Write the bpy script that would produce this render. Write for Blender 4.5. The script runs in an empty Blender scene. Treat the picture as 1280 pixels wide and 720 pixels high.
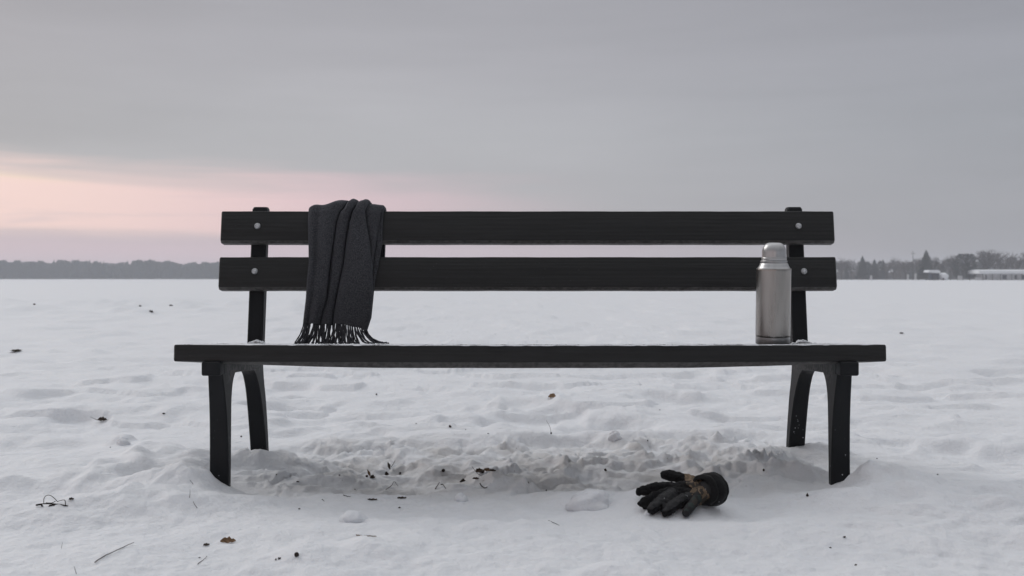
import bpy, bmesh, math, random
import numpy as np
from mathutils import Vector, Matrix
random.seed(7)
RNG = np.random.RandomState(11)
SC = bpy.context.scene
COL = SC.collection
R = math.radians

# ------------------------------------------------------------------ camera
FPX = 1244.0            # focal length in photograph pixels (1280 wide)
HORIZ = 348.0           # row of the horizon in the photograph
CAMZ = 0.63
cam_d = bpy.data.cameras.new('camera')
cam_d.sensor_width = 36.0
cam_d.lens = 36.0 * FPX / 1280.0
cam_d.clip_start = 0.05
cam_d.clip_end = 8000
cam = bpy.data.objects.new('camera', cam_d)
COL.objects.link(cam)
cam.location = (0, 0, CAMZ)
cam.rotation_euler = (R(90) - math.atan(12.0 / FPX), 0, 0)
cam_d.dof.use_dof = True
cam_d.dof.focus_distance = 3.05
cam_d.dof.aperture_fstop = 6.3
SC.camera = cam

# ------------------------------------------------------------------ render look
SC.view_settings.view_transform = 'Standard'
SC.view_settings.look = 'None'
SC.view_settings.gamma = 1.0
SC.view_settings.use_curve_mapping = False
SC.view_settings.exposure = 0.0
SC.render.engine = 'CYCLES'
SC.cycles.use_denoising = True
SC.cycles.max_bounces = 8
SC.cycles.diffuse_bounces = 5
SC.cycles.volume_bounces = 2
SC.cycles.transparent_max_bounces = 8
SC.cycles.sample_clamp_indirect = 4

# ------------------------------------------------------------------ world: overcast dawn sky
SUN_EL, SUN_AZ = 32.0, -48.0     # degrees; azimuth from +Y towards +X
world = bpy.data.worlds.new('World')
SC.world = world
world.use_nodes = True
wt = world.node_tree
wt.nodes.clear()

class NT:
    """small helper to write node maths"""
    def __init__(s, t): s.t = t
    def n(s, kind, **kw):
        nd = s.t.nodes.new(kind)
        for k, v in kw.items(): setattr(nd, k, v)
        return nd
    def l(s, a, b): s.t.links.new(a, b)
    def put(s, sock, v):
        if hasattr(v, 'is_output') or isinstance(v, bpy.types.NodeSocket): s.l(v, sock)
        else: sock.default_value = v
    def m(s, op, a, b=0.0, c=None, clamp=False):
        nd = s.n('ShaderNodeMath', operation=op, use_clamp=clamp)
        s.put(nd.inputs[0], a); s.put(nd.inputs[1], b)
        if c is not None: s.put(nd.inputs[2], c)
        return nd.outputs[0]
    def step(s, x, a, b, lo=0.0, hi=1.0):
        nd = s.n('ShaderNodeMapRange', interpolation_type='SMOOTHSTEP')
        s.put(nd.inputs['Value'], x); s.put(nd.inputs['From Min'], a); s.put(nd.inputs['From Max'], b)
        s.put(nd.inputs['To Min'], lo); s.put(nd.inputs['To Max'], hi)
        return nd.outputs['Result']
    def mix(s, f, a, b, blend='MIX'):
        nd = s.n('ShaderNodeMix', data_type='RGBA', blend_type=blend)
        s.put(nd.inputs[0], f)
        s.put(nd.inputs[6], a if not isinstance(a, tuple) else (*a[:3], 1))
        s.put(nd.inputs[7], b if not isinstance(b, tuple) else (*b[:3], 1))
        return nd.outputs[2]
    def noise(s, vec, scale, detail=3, rough=.5, dist=0.0):
        nd = s.n('ShaderNodeTexNoise')
        s.l(vec, nd.inputs['Vector'])
        nd.inputs['Scale'].default_value = scale; nd.inputs['Detail'].default_value = detail
        nd.inputs['Roughness'].default_value = rough; nd.inputs['Distortion'].default_value = dist
        return nd.outputs['Fac']
    def comb(s, x, y, z):
        nd = s.n('ShaderNodeCombineXYZ')
        for i, v in enumerate((x, y, z)): s.put(nd.inputs[i], v)
        return nd.outputs[0]
    def scale(s, vec, sc):
        nd = s.n('ShaderNodeVectorMath', operation='MULTIPLY')
        s.l(vec, nd.inputs[0]); nd.inputs[1].default_value = sc
        return nd.outputs[0]

W = NT(wt)
tc = W.n('ShaderNodeTexCoord')
sep = W.n('ShaderNodeSeparateXYZ'); W.l(tc.outputs['Generated'], sep.inputs[0])
dx, dy, dz = sep.outputs
az = W.m('ARCTAN2', dx, dy)                      # radians, 0 straight ahead, + to the right
hr = W.m('SQRT', W.m('ADD', W.m('MULTIPLY', dx, dx), W.m('MULTIPLY', dy, dy)))
el = W.m('ARCTAN2', dz, hr)                      # elevation, radians
cv = W.comb(W.m('MULTIPLY', az, 1.0), W.m('MULTIPLY', el, 5.0), 0.0)
n1 = W.noise(cv, 2.2, 4, .5, .3)
cv2 = W.comb(W.m('MULTIPLY', az, 1.6), W.m('MULTIPLY', el, 17.0), 3.0)
n2 = W.noise(cv2, 2.4, 3, .55, .4)
# general overcast: grey at the horizon, brighter towards the zenith
rp = W.n('ShaderNodeValToRGB'); W.l(W.m('DIVIDE', el, 1.5708, clamp=True), rp.inputs[0])
e = rp.color_ramp.elements
def rgb(r, g, b):   # sRGB 0..255 -> linear
    f = lambda c: (c/255/12.92) if c/255 <= .04045 else ((c/255+.055)/1.055)**2.4
    return (f(r), f(g), f(b))
stops = [(0.0, rgb(164,163,167)), (0.045, rgb(172,171,175)), (0.09, rgb(175,175,179)), (0.135, rgb(170,169,174)),
         (0.17, rgb(161,160,165)), (0.3, (.50,.508,.525)), (0.6, (.93,.94,.975)), (1.0, (1.14,1.155,1.19))]
while len(e) < len(stops): e.new(.5)
for k, (p, c) in enumerate(stops):
    e[k].position = p; e[k].color = (*c, 1)
base = rp.outputs[0]
# darker, bluer towards the right
rightness = W.m('MULTIPLY', W.step(az, -.15, .72), W.step(el, .45, .18))
base = W.mix(rightness, base, W.mix(1.0, base, (.76, .785, .815), 'MULTIPLY'))
left_dull = W.m('MULTIPLY', W.step(az, -.15, -.55), W.m('MULTIPLY', W.step(el, .5, .28), W.step(el, .10, .14)))
base = W.mix(left_dull, base, W.mix(1.0, base, (.84, .84, .85), 'MULTIPLY'))
mot = W.m('ADD', .87, W.m('MULTIPLY', n1, .26))
mot = W.m('MULTIPLY', mot, W.m('ADD', .95, W.m('MULTIPLY', n2, .11)))
mot = W.m('MULTIPLY', mot, W.step(dy, -.35, .25, .62, 1.0))
mot3 = W.comb(mot, mot, mot)
base = W.mix(1.0, base, mot3, 'MULTIPLY')
# the pink opening low on the left
wob = W.m('MULTIPLY', W.m('SUBTRACT', n2, .5), .022)
ew = W.m('ADD', el, wob)
topedge = W.m('SUBTRACT', .098, W.m('MULTIPLY', W.m('ADD', az, .45), .035))
band = W.m('MULTIPLY', W.step(ew, .030, .050), W.step(W.m('SUBTRACT', W.m('ADD', ew, W.m('MULTIPLY', W.m('SUBTRACT', n2, .5), .03)), topedge), .026, -.014))
fade = W.step(az, .14, -.24)
band = W.m('MULTIPLY', band, fade)
pinkc = W.mix(W.step(az, -.10, -.48), rgb(219,191,198), rgb(245,213,206))
warm = W.m('MULTIPLY', W.step(az, -.38, -.50), W.step(W.m('ABSOLUTE', W.m('SUBTRACT', ew, .088)), .016, .002))
pinkc = W.mix(W.m('MULTIPLY', W.m('MULTIPLY', warm, .8), W.step(n2, .42, .60)), pinkc, rgb(248,224,196))
streak = W.noise(W.comb(W.m('MULTIPLY', az, 5.0), W.m('MULTIPLY', el, 60.0), 9.0), 1.0, 4, .6, .5)
pinkc = W.mix(W.m('MULTIPLY', W.step(streak, .54, .74), .42), pinkc, rgb(200,184,190))
low = W.m('MULTIPLY', W.step(ew, .060, .022), W.step(az, .48, -.25))
base = W.mix(W.m('MULTIPLY', low, .95), base, rgb(203,184,193))
base = W.mix(W.m('MULTIPLY', band, .95), base, pinkc)
sky = W.n('ShaderNodeTexSky', sky_type='NISHITA', sun_disc=False)
sky.sun_elevation = R(SUN_EL); sky.sun_rotation = R(SUN_AZ)
sky.air_density = 1.0; sky.dust_density = 3.0
SKYK = 0.06
col = W.mix(1.0, W.scale(base, (10*.985,)*3), W.scale(sky.outputs[0], (SKYK,)*3), 'ADD')
bg = W.n('ShaderNodeBackground'); bg.inputs['Strength'].default_value = 0.1
W.l(col, bg.inputs['Color'])
wo = W.n('ShaderNodeOutputWorld'); W.l(bg.outputs[0], wo.inputs['Surface'])

sun_d = bpy.data.lights.new('sun', 'SUN')
sun_d.energy = 0.75; sun_d.angle = R(24); sun_d.color = (1.0, .96, .93)
sun = bpy.data.objects.new('sun', sun_d); COL.objects.link(sun)
sv = Vector((math.sin(R(SUN_AZ))*math.cos(R(SUN_EL)), math.cos(R(SUN_AZ))*math.cos(R(SUN_EL)), math.sin(R(SUN_EL))))
sun.rotation_euler = sv.to_track_quat('Z', 'Y').to_euler()
sun.location = (-20, 20, 30)

# ------------------------------------------------------------------ helpers
def tag(o, label=None, cat=None, group=None, kind=None):
    if label: o['label'] = label
    if cat: o['category'] = cat
    if group: o['group'] = group
    if kind: o['kind'] = kind
    return o
def empty(name, loc):
    o = bpy.data.objects.new(name, None); COL.objects.link(o); o.location = loc
    o.empty_display_size = .1
    return o
def mk(name, V, F, mat, parent=None, smooth=True, loc=None, sharp=None):
    """one mesh object from world-space vertices; parents are unrotated empties or meshes"""
    V = np.asarray(V, dtype=float).reshape(-1, 3)
    org = Vector((0, 0, 0))
    p = parent
    while p is not None:
        org += p.location; p = p.parent
    off = Vector(loc) if loc is not None else Vector((0, 0, 0))
    base = org if loc is None else off
    me = bpy.data.meshes.new(name)
    me.from_pydata((V - np.array(base)).tolist(), [], F)
    me.validate(); me.update()
    if smooth:
        me.polygons.foreach_set('use_smooth', [True]*len(me.polygons))
        if sharp is not None:
            me.set_sharp_from_angle(angle=R(sharp))
    if isinstance(mat, (list, tuple)):
        for m_ in mat: me.materials.append(m_)
    else: me.materials.append(mat)
    o = bpy.data.objects.new(name, me); COL.objects.link(o)
    if parent is not None: o.parent = parent
    if loc is not None: o.location = off - org
    return o
class MB:
    def __init__(s): s.V = []; s.F = []
    def add(s, V, F):
        k = len(s.V); s.V += [tuple(v) for v in V]; s.F += [tuple(i+k for i in f) for f in F]
        return s
def loft(rings, cap=True, closed=True):
    n = len(rings[0]); V = [tuple(p) for r_ in rings for p in r_]; F = []
    for i in range(len(rings)-1):
        for j in range(n if closed else n-1):
            a = i*n+j; b = i*n+(j+1) % n
            F.append((a, b, b+n, a+n))
    if cap:
        F.append(tuple(range(n-1, -1, -1))); F.append(tuple(range((len(rings)-1)*n, len(rings)*n)))
    return V, F
def tube(pts, rad, n=6, cap=True):
    pts = [Vector(p) for p in pts]
    if not hasattr(rad, '__len__'): rad = [rad]*len(pts)
    rings = []; up = Vector((0, 0, 1)); prev = None
    for i, p in enumerate(pts):
        t = (pts[min(i+1, len(pts)-1)] - pts[max(i-1, 0)])
        if t.length < 1e-9: t = Vector((0, 0, 1))
        t.normalize()
        if prev is None:
            a = t.cross(up if abs(t.z) < .95 else Vector((1, 0, 0))).normalized()
        else:
            a = (prev - t*prev.dot(t)).normalized()
        prev = a; b = t.cross(a)
        rings.append([p + (a*math.cos(2*math.pi*k/n) + b*math.sin(2*math.pi*k/n))*rad[i] for k in range(n)])
    return loft(rings, cap)
def sphere(c, r, n=8, m=6, sx=1, sy=1, sz=1):
    V = [(c[0], c[1], c[2]+r*sz)]; F = []
    for i in range(1, m):
        th = math.pi*i/m
        for j in range(n):
            ph = 2*math.pi*j/n
            V.append((c[0]+r*sx*math.sin(th)*math.cos(ph), c[1]+r*sy*math.sin(th)*math.sin(ph), c[2]+r*sz*math.cos(th)))
    V.append((c[0], c[1], c[2]-r*sz)); L = len(V)-1
    for j in range(n): F.append((0, 1+j, 1+(j+1) % n)); F.append((L, L-n+(j+1) % n, L-n+j))
    for i in range(m-2):
        for j in range(n):
            a = 1+i*n+j; b = 1+i*n+(j+1) % n
            F.append((a, a+n, b+n, b))
    return V, F
def lathe(prof, c, n=64):
    rings = []
    for r_, z in prof:
        rings.append([(c[0]+r_*math.cos(2*math.pi*k/n), c[1]+r_*math.sin(2*math.pi*k/n), c[2]+z) for k in range(n)])
    return loft(rings, True)
def bevel_box(x0, x1, y0, y1, z0, z1, bev=.004, seg=2):
    bm = bmesh.new(); bmesh.ops.create_cube(bm, size=1)
    for v in bm.verts:
        v.co = Vector((x0 if v.co.x < 0 else x1, y0 if v.co.y < 0 else y1, z0 if v.co.z < 0 else z1))
    if bev: bmesh.ops.bevel(bm, geom=bm.edges[:], offset=bev, segments=seg, affect='EDGES', profile=.5)
    bm.verts.index_update()
    V = [tuple(v.co) for v in bm.verts]; F = [tuple(v.index for v in f.verts) for f in bm.faces]
    bm.free(); return V, F
def chaikin(P, k=2):
    P = [np.array(p, float) for p in P]
    for _ in range(k):
        Q = [P[0]]
        for a, b in zip(P[:-1], P[1:]): Q += [a*.75+b*.25, a*.25+b*.75]
        Q.append(P[-1]); P = Q
    return P
def X_at(px, Y): return (px-640.0)/FPX*Y
def Z_at(py, Y): return CAMZ-(py-HORIZ)/FPX*Y

# ------------------------------------------------------------------ numpy noise
_P = np.random.RandomState(3).permutation(1024); _P = np.concatenate([_P, _P])
_A = np.random.RandomState(4).rand(1024)*2*np.pi
_GX, _GY = np.cos(_A), np.sin(_A)
def _h(ix, iy, s): return _P[(_P[(ix+s*37) & 1023] + iy) & 1023]
def pn(x, y, s=0):
    x = np.asarray(x, float); y = np.asarray(y, float)
    ix = np.floor(x).astype(np.int64); iy = np.floor(y).astype(np.int64)
    fx = x-ix; fy = y-iy
    u = fx*fx*fx*(fx*(fx*6-15)+10); v = fy*fy*fy*(fy*(fy*6-15)+10)
    def g(a, b, X, Y):
        k = _h(ix+a, iy+b, s); return _GX[k]*X+_GY[k]*Y
    n00 = g(0, 0, fx, fy); n10 = g(1, 0, fx-1, fy); n01 = g(0, 1, fx, fy-1); n11 = g(1, 1, fx-1, fy-1)
    return ((n00*(1-u)+n10*u)*(1-v)+(n01*(1-u)+n11*u)*v)*1.5
def fbm(x, y, s=0, o=4, g=.5, l=2.03):
    t = 0; a = 1.0
    for k in range(o):
        t = t+a*pn(x, y, s+k*5); x = x*l+3.1; y = y*l+1.7; a *= g
    return t
def worley(x, y, s=0):
    """F1, F2, id of nearest, dx, dy"""
    x = np.asarray(x, float); y = np.asarray(y, float)
    ix = np.floor(x).astype(np.int64); iy = np.floor(y).astype(np.int64)
    f1 = np.full(x.shape, 9.); f2 = np.full(x.shape, 9.); idn = np.zeros(x.shape, np.int64)
    rx = np.zeros(x.shape); ry = np.zeros(x.shape)
    for a in (-1, 0, 1):
        for b in (-1, 0, 1):
            k = _h(ix+a, iy+b, s); k2 = _P[(k+77) & 1023]
            cx = ix+a+.1+.8*k/1024.; cy = iy+b+.1+.8*k2/1024.
            d = np.hypot(x-cx, y-cy)
            near = d < f1
            f2 = np.where(near, f1, np.minimum(f2, d)); f1 = np.where(near, d, f1)
            idn = np.where(near, k, idn); rx = np.where(near, x-cx, rx); ry = np.where(near, y-cy, ry)
    return f1, f2, idn, rx, ry
def sst(x, a, b):
    t = np.clip((x-a)/(b-a), 0, 1); return t*t*(3-2*t)
def gauss(x, y, cx, cy, sx, sy, rot=0.0, p=1.0):
    c, s = math.cos(rot), math.sin(rot)
    u = ((x-cx)*c+(y-cy)*s)/sx; v = (-(x-cx)*s+(y-cy)*c)/sy
    return np.exp(-((u*u+v*v)**p)*.5)

# ------------------------------------------------------------------ the snow surface
BX = 0.054       # centre line of the bench
LUMPS = [  # px, py, half width m, half depth m, height m, rot
    (150, 590, .085, .10, .048, .2), (190, 575, .10, .12, .035, .0), (122, 604, .10, .08, .028, .1), (225, 590, .11, .10, .038, .2),
    (262, 576, .08, .12, .032, .0), (175, 612, .14, .06, .022, .2), (152, 553, .030, .045, .028, 0), (40, 608, .22, .08, .022, .1),
    (90, 640, .35, .10, .018, .1), (205, 632, .22, .09, .022, .4), (60, 690, .25, .10, .012, .0), (420, 700, .12, .10, .020, .5),
    (620, 660, .10, .05, .010, 0), (560, 652, .07, .04, .009, .3), (660, 672, .07, .04, .009, 0), (520, 680, .09, .05, .010, .2),
    (1120, 640, .20, .12, .030, -.3), (1190, 628, .30, .12, .018, -.2), (945, 566, .10, .10, .014, 0), (900, 562, .10, .10, .016, 0),
    (870, 556, .12, .08, .014, .1), (985, 592, .12, .10, .020, .1), (1020, 602, .10, .09, .016, 0), (930, 598, .12, .08, .010, .3),
    (400, 592, .16, .08, .020, .2), (740, 626, .10, .06, .014, .0), (560, 575, .20, .10, .022, .4), (520, 560, .10, .08, .018, .2),
    (620, 565, .13, .08, .014, -.2), (760, 575, .17, .08, .012, -.1), (700, 578, .14, .07, .012, .1), (640, 585, .12, .06, .008, .3),
]
DENTS = [
    (175, 604, .10, .05, .022, .2), (505, 545, .0001, .1, 0, 0), (1105, 608, .09, .08, .020, .2), (1150, 612, .10, .07, .022, 0),
    (455, 575, .14, .07, .028, .1), (350, 566, .20, .10, .022, 0), (820, 600, .10, .10, .016, .2), (905, 612, .14, .08, .014, .1),
    (1060, 560, .16, .10, .014, 0), (905, 700, .08, .04, .010, .2),
]
FOOT = [(750, 533, .30, .17, .035, .05), (706, 519, .13, .14, .022, .5), (648, 522, .16, .16, .026, .2), (672, 512, .14, .15, .020, .5),
        (590, 513, .20, .10, .014, .1), (470, 523, .35, .15, .016, .1), (600, 528, .18, .14, .018, .2), (520, 505, .20, .14, .014, 0),
        (830, 503, .14, .14, .016, .3), (862, 506, .12, .16, .014, .6), (540, 491, .12, .16, .014, .2), (1110, 550, .12, .10, .010, 0),
        (1120, 553, .13, .07, .014, 0), (1250, 565, .45, .14, .030, -.1), (400, 540, .25, .15, .016, .1), (100, 525, .12, .1, .012, 0),
        (60, 535, .25, .12, .014, .0), (170, 527, .20, .16, .014, .1), (30, 560, .30, .14, .020, .1), (930, 518, .2, .15, .012, .2),
        (240, 522, .16, .14, .012, .3), (700, 545, .12, .05, .012, 0), (1000, 500, .3, .2, .012, .1), (380, 510, .22, .2, .014, .1),
        (1180, 500, .35, .25, .012, 0), (90, 505, .4, .2, .012, 0)]
def _flat(px, py):
    Y = CAMZ*FPX/(py-HORIZ); return X_at(px, Y), Y
def height(x, y):
    x = np.asarray(x, float); y = np.asarray(y, float)
    near = np.exp(-np.maximum(0, np.hypot(x, y-3)-4)/9)
    wx = x+.10*fbm(x*2.1, y*2.1, 41, 2); wy = y+.10*fbm(x*2.1+9, y*2.1, 42, 2)
    z = .020*fbm(wx*.45, wy*.65, 1, 3)*(.4+.6*near)
    # wind drifts, long across the view
    z = z+.012*fbm(wx*.55+.2*wy, wy*1.9, 2, 3)*(.55+.45*near)
    z = z+.011*fbm(wx*2.0, wy*4.2, 3, 3)*near
    rg = 1-np.abs(fbm(wx*1.5+7, wy*3.4, 17, 3))*2.2
    z = z+.012*np.clip(rg, 0, 1)**2*near*sst(pn(x*.5, y*.5, 18), -.3, .3)
    # terraced wind-crust scallops further out
    t = fbm(wx*.9+4, wy*2.3, 12, 3)
    z = z+.026*sst(t, .04, .15)*sst(y, 3.9, 4.6)*np.exp(-np.maximum(0, y-6)/7)
    # shallow old footprints everywhere beyond the bench
    f1, f2, idn, rx, ry = worley(wx*2.1+.3, wy*1.5, 21)
    dep = (idn % 7)/7.
    z = z-.028*dep*sst(f1, .38, .20)*sst(y, 3.8, 4.4)*np.exp(-np.maximum(0, y-7)/10)*(.25+.75*sst(pn(x*.3, y*.25, 33), -.25, .25))
    # the bumpy patch of old tracks at 15 to 30 m
    mid = np.exp(-((y-22)/7.)**2)*sst(x, 2, -8)
    z = z+mid*.16*np.maximum(0, fbm(x*1.3, y*.8, 52, 3)-.05)
    z = z+.030*sst(fbm(x*.6, y*.42, 53, 3), .05, .26)*sst(y, 6, 10)*(1-sst(y, 30, 60))
    far = sst(y, 30, 60)
    z = z*(1-.5*far)
    # trampled hollow under the bench
    ew_ = .07*fbm(x*2.2, y*1.4, 60, 3)
    yf = 2.93+.05*np.sin(x*2.3+.6)+ew_; yb = 3.86+.05*np.sin(x*1.7)+.10*fbm(x*1.8, 0*y, 61, 3)
    m = sst(y, yf-.03, yf+.11)*(1-sst(y, yb-.05, yb+.04))*sst(x, BX-1.02+ew_, BX-.80+ew_)*(1-sst(x, BX+.86+ew_, BX+1.05+ew_))
    rim = np.exp(-((y-yb-.06)/.09)**2)*sst(x, -1.0, -.7)*(1-sst(x, .95, 1.3))
    z = z-.040*m+.012*rim
    # broken crust in the hollow: tilted plates with crisp edges, rubble
    cx = x+.045*fbm(x*6, y*6, 70, 3); cy = y+.045*fbm(x*6+5, y*6, 71, 3)
    f1, f2, idn, rx, ry = worley(cx*4.2, cy*4.8, 72)
    hcell = (idn % 97)/97.; tlt = ((idn % 31)/31.-.5); tl2 = ((idn % 53)/53.-.35)
    edge = sst(f2-f1+.05*pn(x*30, y*30, 69), 0, .09)
    plate = (.032*hcell+.044*tlt*rx+.046*tl2*ry)*edge
    f1, f2, idn, rx, ry = worley(cx*11+3, cy*11, 73)
    rub = .007*((idn % 41)/41.)*np.sqrt(np.clip(1-(f1/.62)**2, 0, 1))
    churn = .85*m*(1-.15*sst(x, .45, .7))*(.45+.55*sst(fbm(x*1.3+.7, y*1.3, 74, 2), -.45, .15))
    z = z+churn*(plate*.95+rub*(.45+1.0*sst(pn(x*2.5, y*2.5, 75), -.1, .35)))
    z = z+rim*rub*1.2
    f1, f2, idn, rx, ry = worley(x*27+.4*pn(x*9, y*9, 66), y*25, 67)
    crumb = ((idn % 23)/23.)**2*np.sqrt(np.clip(1-(f1/.60)**2, 0, 1))
    where = sst(fbm(x*4.5, y*4.5, 68, 3), -.02, .30)
    z = z+.006*crumb*where*np.clip(m+.8*rim, 0, 1)
    z = z+.004*crumb*sst(fbm(x*2.2+5, y*2.2, 65, 3), .10, .40)*near
    z = z+m*.0055*fbm(x*14, y*14, 64, 4, .62)
    rg = np.clip(1-np.abs(fbm(cx*1.9, cy*2.6, 63, 3))*3.0, 0, 1)
    z = z+.034*m*rg**2.0*sst(pn(x*2.1, y*2.1, 62), -.35, .2)
    rg = np.clip(1-np.abs(fbm(cx*4.2+3, cy*5.0, 59, 3))*2.6, 0, 1)
    z = z+.010*m*rg**2
    z = z+.006*m*fbm(x*9, y*9, 76, 3)
    # small crusty crumbs here and there in the foreground
    fg = sst(y, 3.0, 2.8)
    f1, f2, idn, rx, ry = worley(wx*7.5+1, wy*7.0, 77)
    z = z+fg*.011*((idn % 19)/19.)*np.sqrt(np.clip(1-(f1/.60)**2, 0, 1))*sst(pn(x*1.8+2, y*1.8, 78), .0, .30)
    # shovelled / dragged streaks running across in front
    sk = x*.33+y
    z = z+fg*.0085*fbm(sk*11, x*.8-y*.3, 79, 3)*sst(x, -.2, .3)
    z = z+.0042*fbm(x*11, y*13, 80, 4, .6)*near*(.6+.7*fg)
    for (px, py, a, b, h, rt) in LUMPS:
        X0, Y0 = _flat(px, py)
        rr = gauss(x+.03*pn(x*9, y*9, 83), y+.03*pn(x*9, y*9, 84), X0, Y0, a, b, rt, 1.7)
        z = z+1.25*h*rr*(1+.45*pn(x*9+px, y*9, 81))
    for (px, py, a, b, h, rt) in DENTS:
        if h:
            X0, Y0 = _flat(px, py); z = z-h*gauss(x, y, X0, Y0, a, b, rt, 1.3)
    for (px, py, a, b, h, rt) in FOOT:
        X0, Y0 = _flat(px, py)
        wxx = x+.09*fbm(x*4, y*4, 90, 2); wyy = y+.09*fbm(x*4+3, y*4, 91, 2)
        g = gauss(wxx, wyy, X0, Y0, a*.8, b*1.1, rt, 2.6)
        z = z-h*1.7*g
        z = z+h*.35*gauss(wxx, wyy, X0, Y0+b*1.9, a, b*.5, rt, 1.3)
    # snow piled up against the four legs
    for (X0, Y0, b0, rr_) in ((-.87, 2.96, -.016, .13), (.98, 2.96, -.016, .13), (-.86, 3.46, .000, .10), (.98, 3.46, .004, .10)):
        g_ = np.exp(-((np.hypot(x-X0, y-Y0)/rr_)**2)**1.3)
        z = z*(1-g_)+g_*(b0+.004*pn(x*20, y*20, 94))
    for (X0, Y0, s_, h) in ((-.960, 2.925, .090, .072), (-.905, 2.915, .035, .026), (-1.05, 2.98, .10, .030), (1.074, 2.925, .092, .072), (1.024, 2.912, .036, .028), (1.19, 2.96, .12, .026),
                            (-.935, 3.43, .045, .040), (-.76, 3.52, .10, .045), (-.868, 3.41, .028, .030), (1.07, 3.45, .08, .045), (.89, 3.45, .09, .040), (.80, 3.30, .10, .035)):
        q = np.hypot(x-X0, (y-Y0)*.9)
        z = z+h*np.exp(-(q/s_)**2*.75)*(1+.20*pn(x*16, y*16, 95))+.004*fbm(x*40, y*40, 96, 2)*np.exp(-(q/s_)**2*.75)
    # heap the glove lies on, flattened under it
    z = z*(1-.85*gauss(x, y, .42, 2.64, .19, .13, 0, 1.5))
    gm = gauss(x, y, .435, 2.70, .115, .105, 0, 1.5)
    z = z*(1-gm)+gm*(np.maximum(0, y-2.575)*math.tan(R(20))*.96+.002+.003*pn(x*25, y*25, 98))
    return z
def gz(x, y): return float(height(np.array([x]), np.array([y]))[0])
def ground(px, py, lift=0.0):
    """where the sight line through a photograph pixel meets the snow"""
    Y = 1.6; sx = (px-640.)/FPX; sz = -(py-HORIZ)/FPX
    ys = np.linspace(1.7, 60, 6000) if py > 362 else np.linspace(20, 500, 6000)
    h = height(sx*ys, ys)+lift
    r_ = CAMZ+sz*ys
    k = int(np.argmax(r_ <= h)); Y = ys[k]
    return Vector((sx*Y, Y, gz(sx*Y, Y)))

def axis_x():
    a = [0.0]
    while a[-1] < 3200:
        x = a[-1]
        a.append(x+(.0065 if x < 1.75 else max(.0065, .0065+(x-1.75)*.03) if x < 30 else x*.06))
    a = np.array(a); return np.concatenate([-a[:0:-1], a])
def axis_y():
    a = [1.75]
    while a[-1] < 4200:
        y = a[-1]
        a.append(y+max(.0065, min(.8*y*y/784., .06*y)))
    b = [1.75]; d = .0065
    while b[-1] > -400: d *= 1.10; b.append(b[-1]-d)
    return np.concatenate([np.array(b[:0:-1]), np.array(a)])
ax, ay = axis_x(), axis_y()
XX, YY = np.meshgrid(ax, ay)
ZZ = np.zeros_like(XX)
for i in range(0, XX.shape[0], 64):
    ZZ[i:i+64] = height(XX[i:i+64], YY[i:i+64])
# keep the ground out of the camera
nx, ny = len(ax), len(ay)
me = bpy.data.meshes.new('snow_ground')
co = np.stack([XX, YY, ZZ], -1).reshape(-1, 3).astype(np.float32)
idx = np.arange(nx*ny).reshape(ny, nx)
q = np.stack([idx[:-1, :-1], idx[:-1, 1:], idx[1:, 1:], idx[1:, :-1]], -1).reshape(-1, 4)
me.vertices.add(len(co)); me.vertices.foreach_set('co', co.ravel())
me.loops.add(q.size); me.loops.foreach_set('vertex_index', q.ravel().astype(np.int32))
me.polygons.add(len(q)); me.polygons.foreach_set('loop_start', np.arange(0, q.size, 4, dtype=np.int32))
me.polygons.foreach_set('use_smooth', np.ones(len(q), bool))
me.update(calc_edges=True)
snow_ground = bpy.data.objects.new('snow_ground', me); COL.objects.link(snow_ground)
snow_ground['kind'] = 'structure'

# ------------------------------------------------------------------ materials
def new_mat(name):
    m_ = bpy.data.materials.new(name); m_.use_nodes = True
    t = NT(m_.node_tree); b = m_.node_tree.nodes['Principled BSDF']
    return m_, t, b
def bump(t, b, h, strength=.5, dist=.01, prev=None):
    nd = t.n('ShaderNodeBump'); nd.inputs['Strength'].default_value = strength; nd.inputs['Distance'].default_value = dist
    t.l(h, nd.inputs['Height'])
    if prev is not None: t.l(prev, nd.inputs['Normal'])
    t.l(nd.outputs[0], b.inputs['Normal']); return nd.outputs[0]

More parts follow.
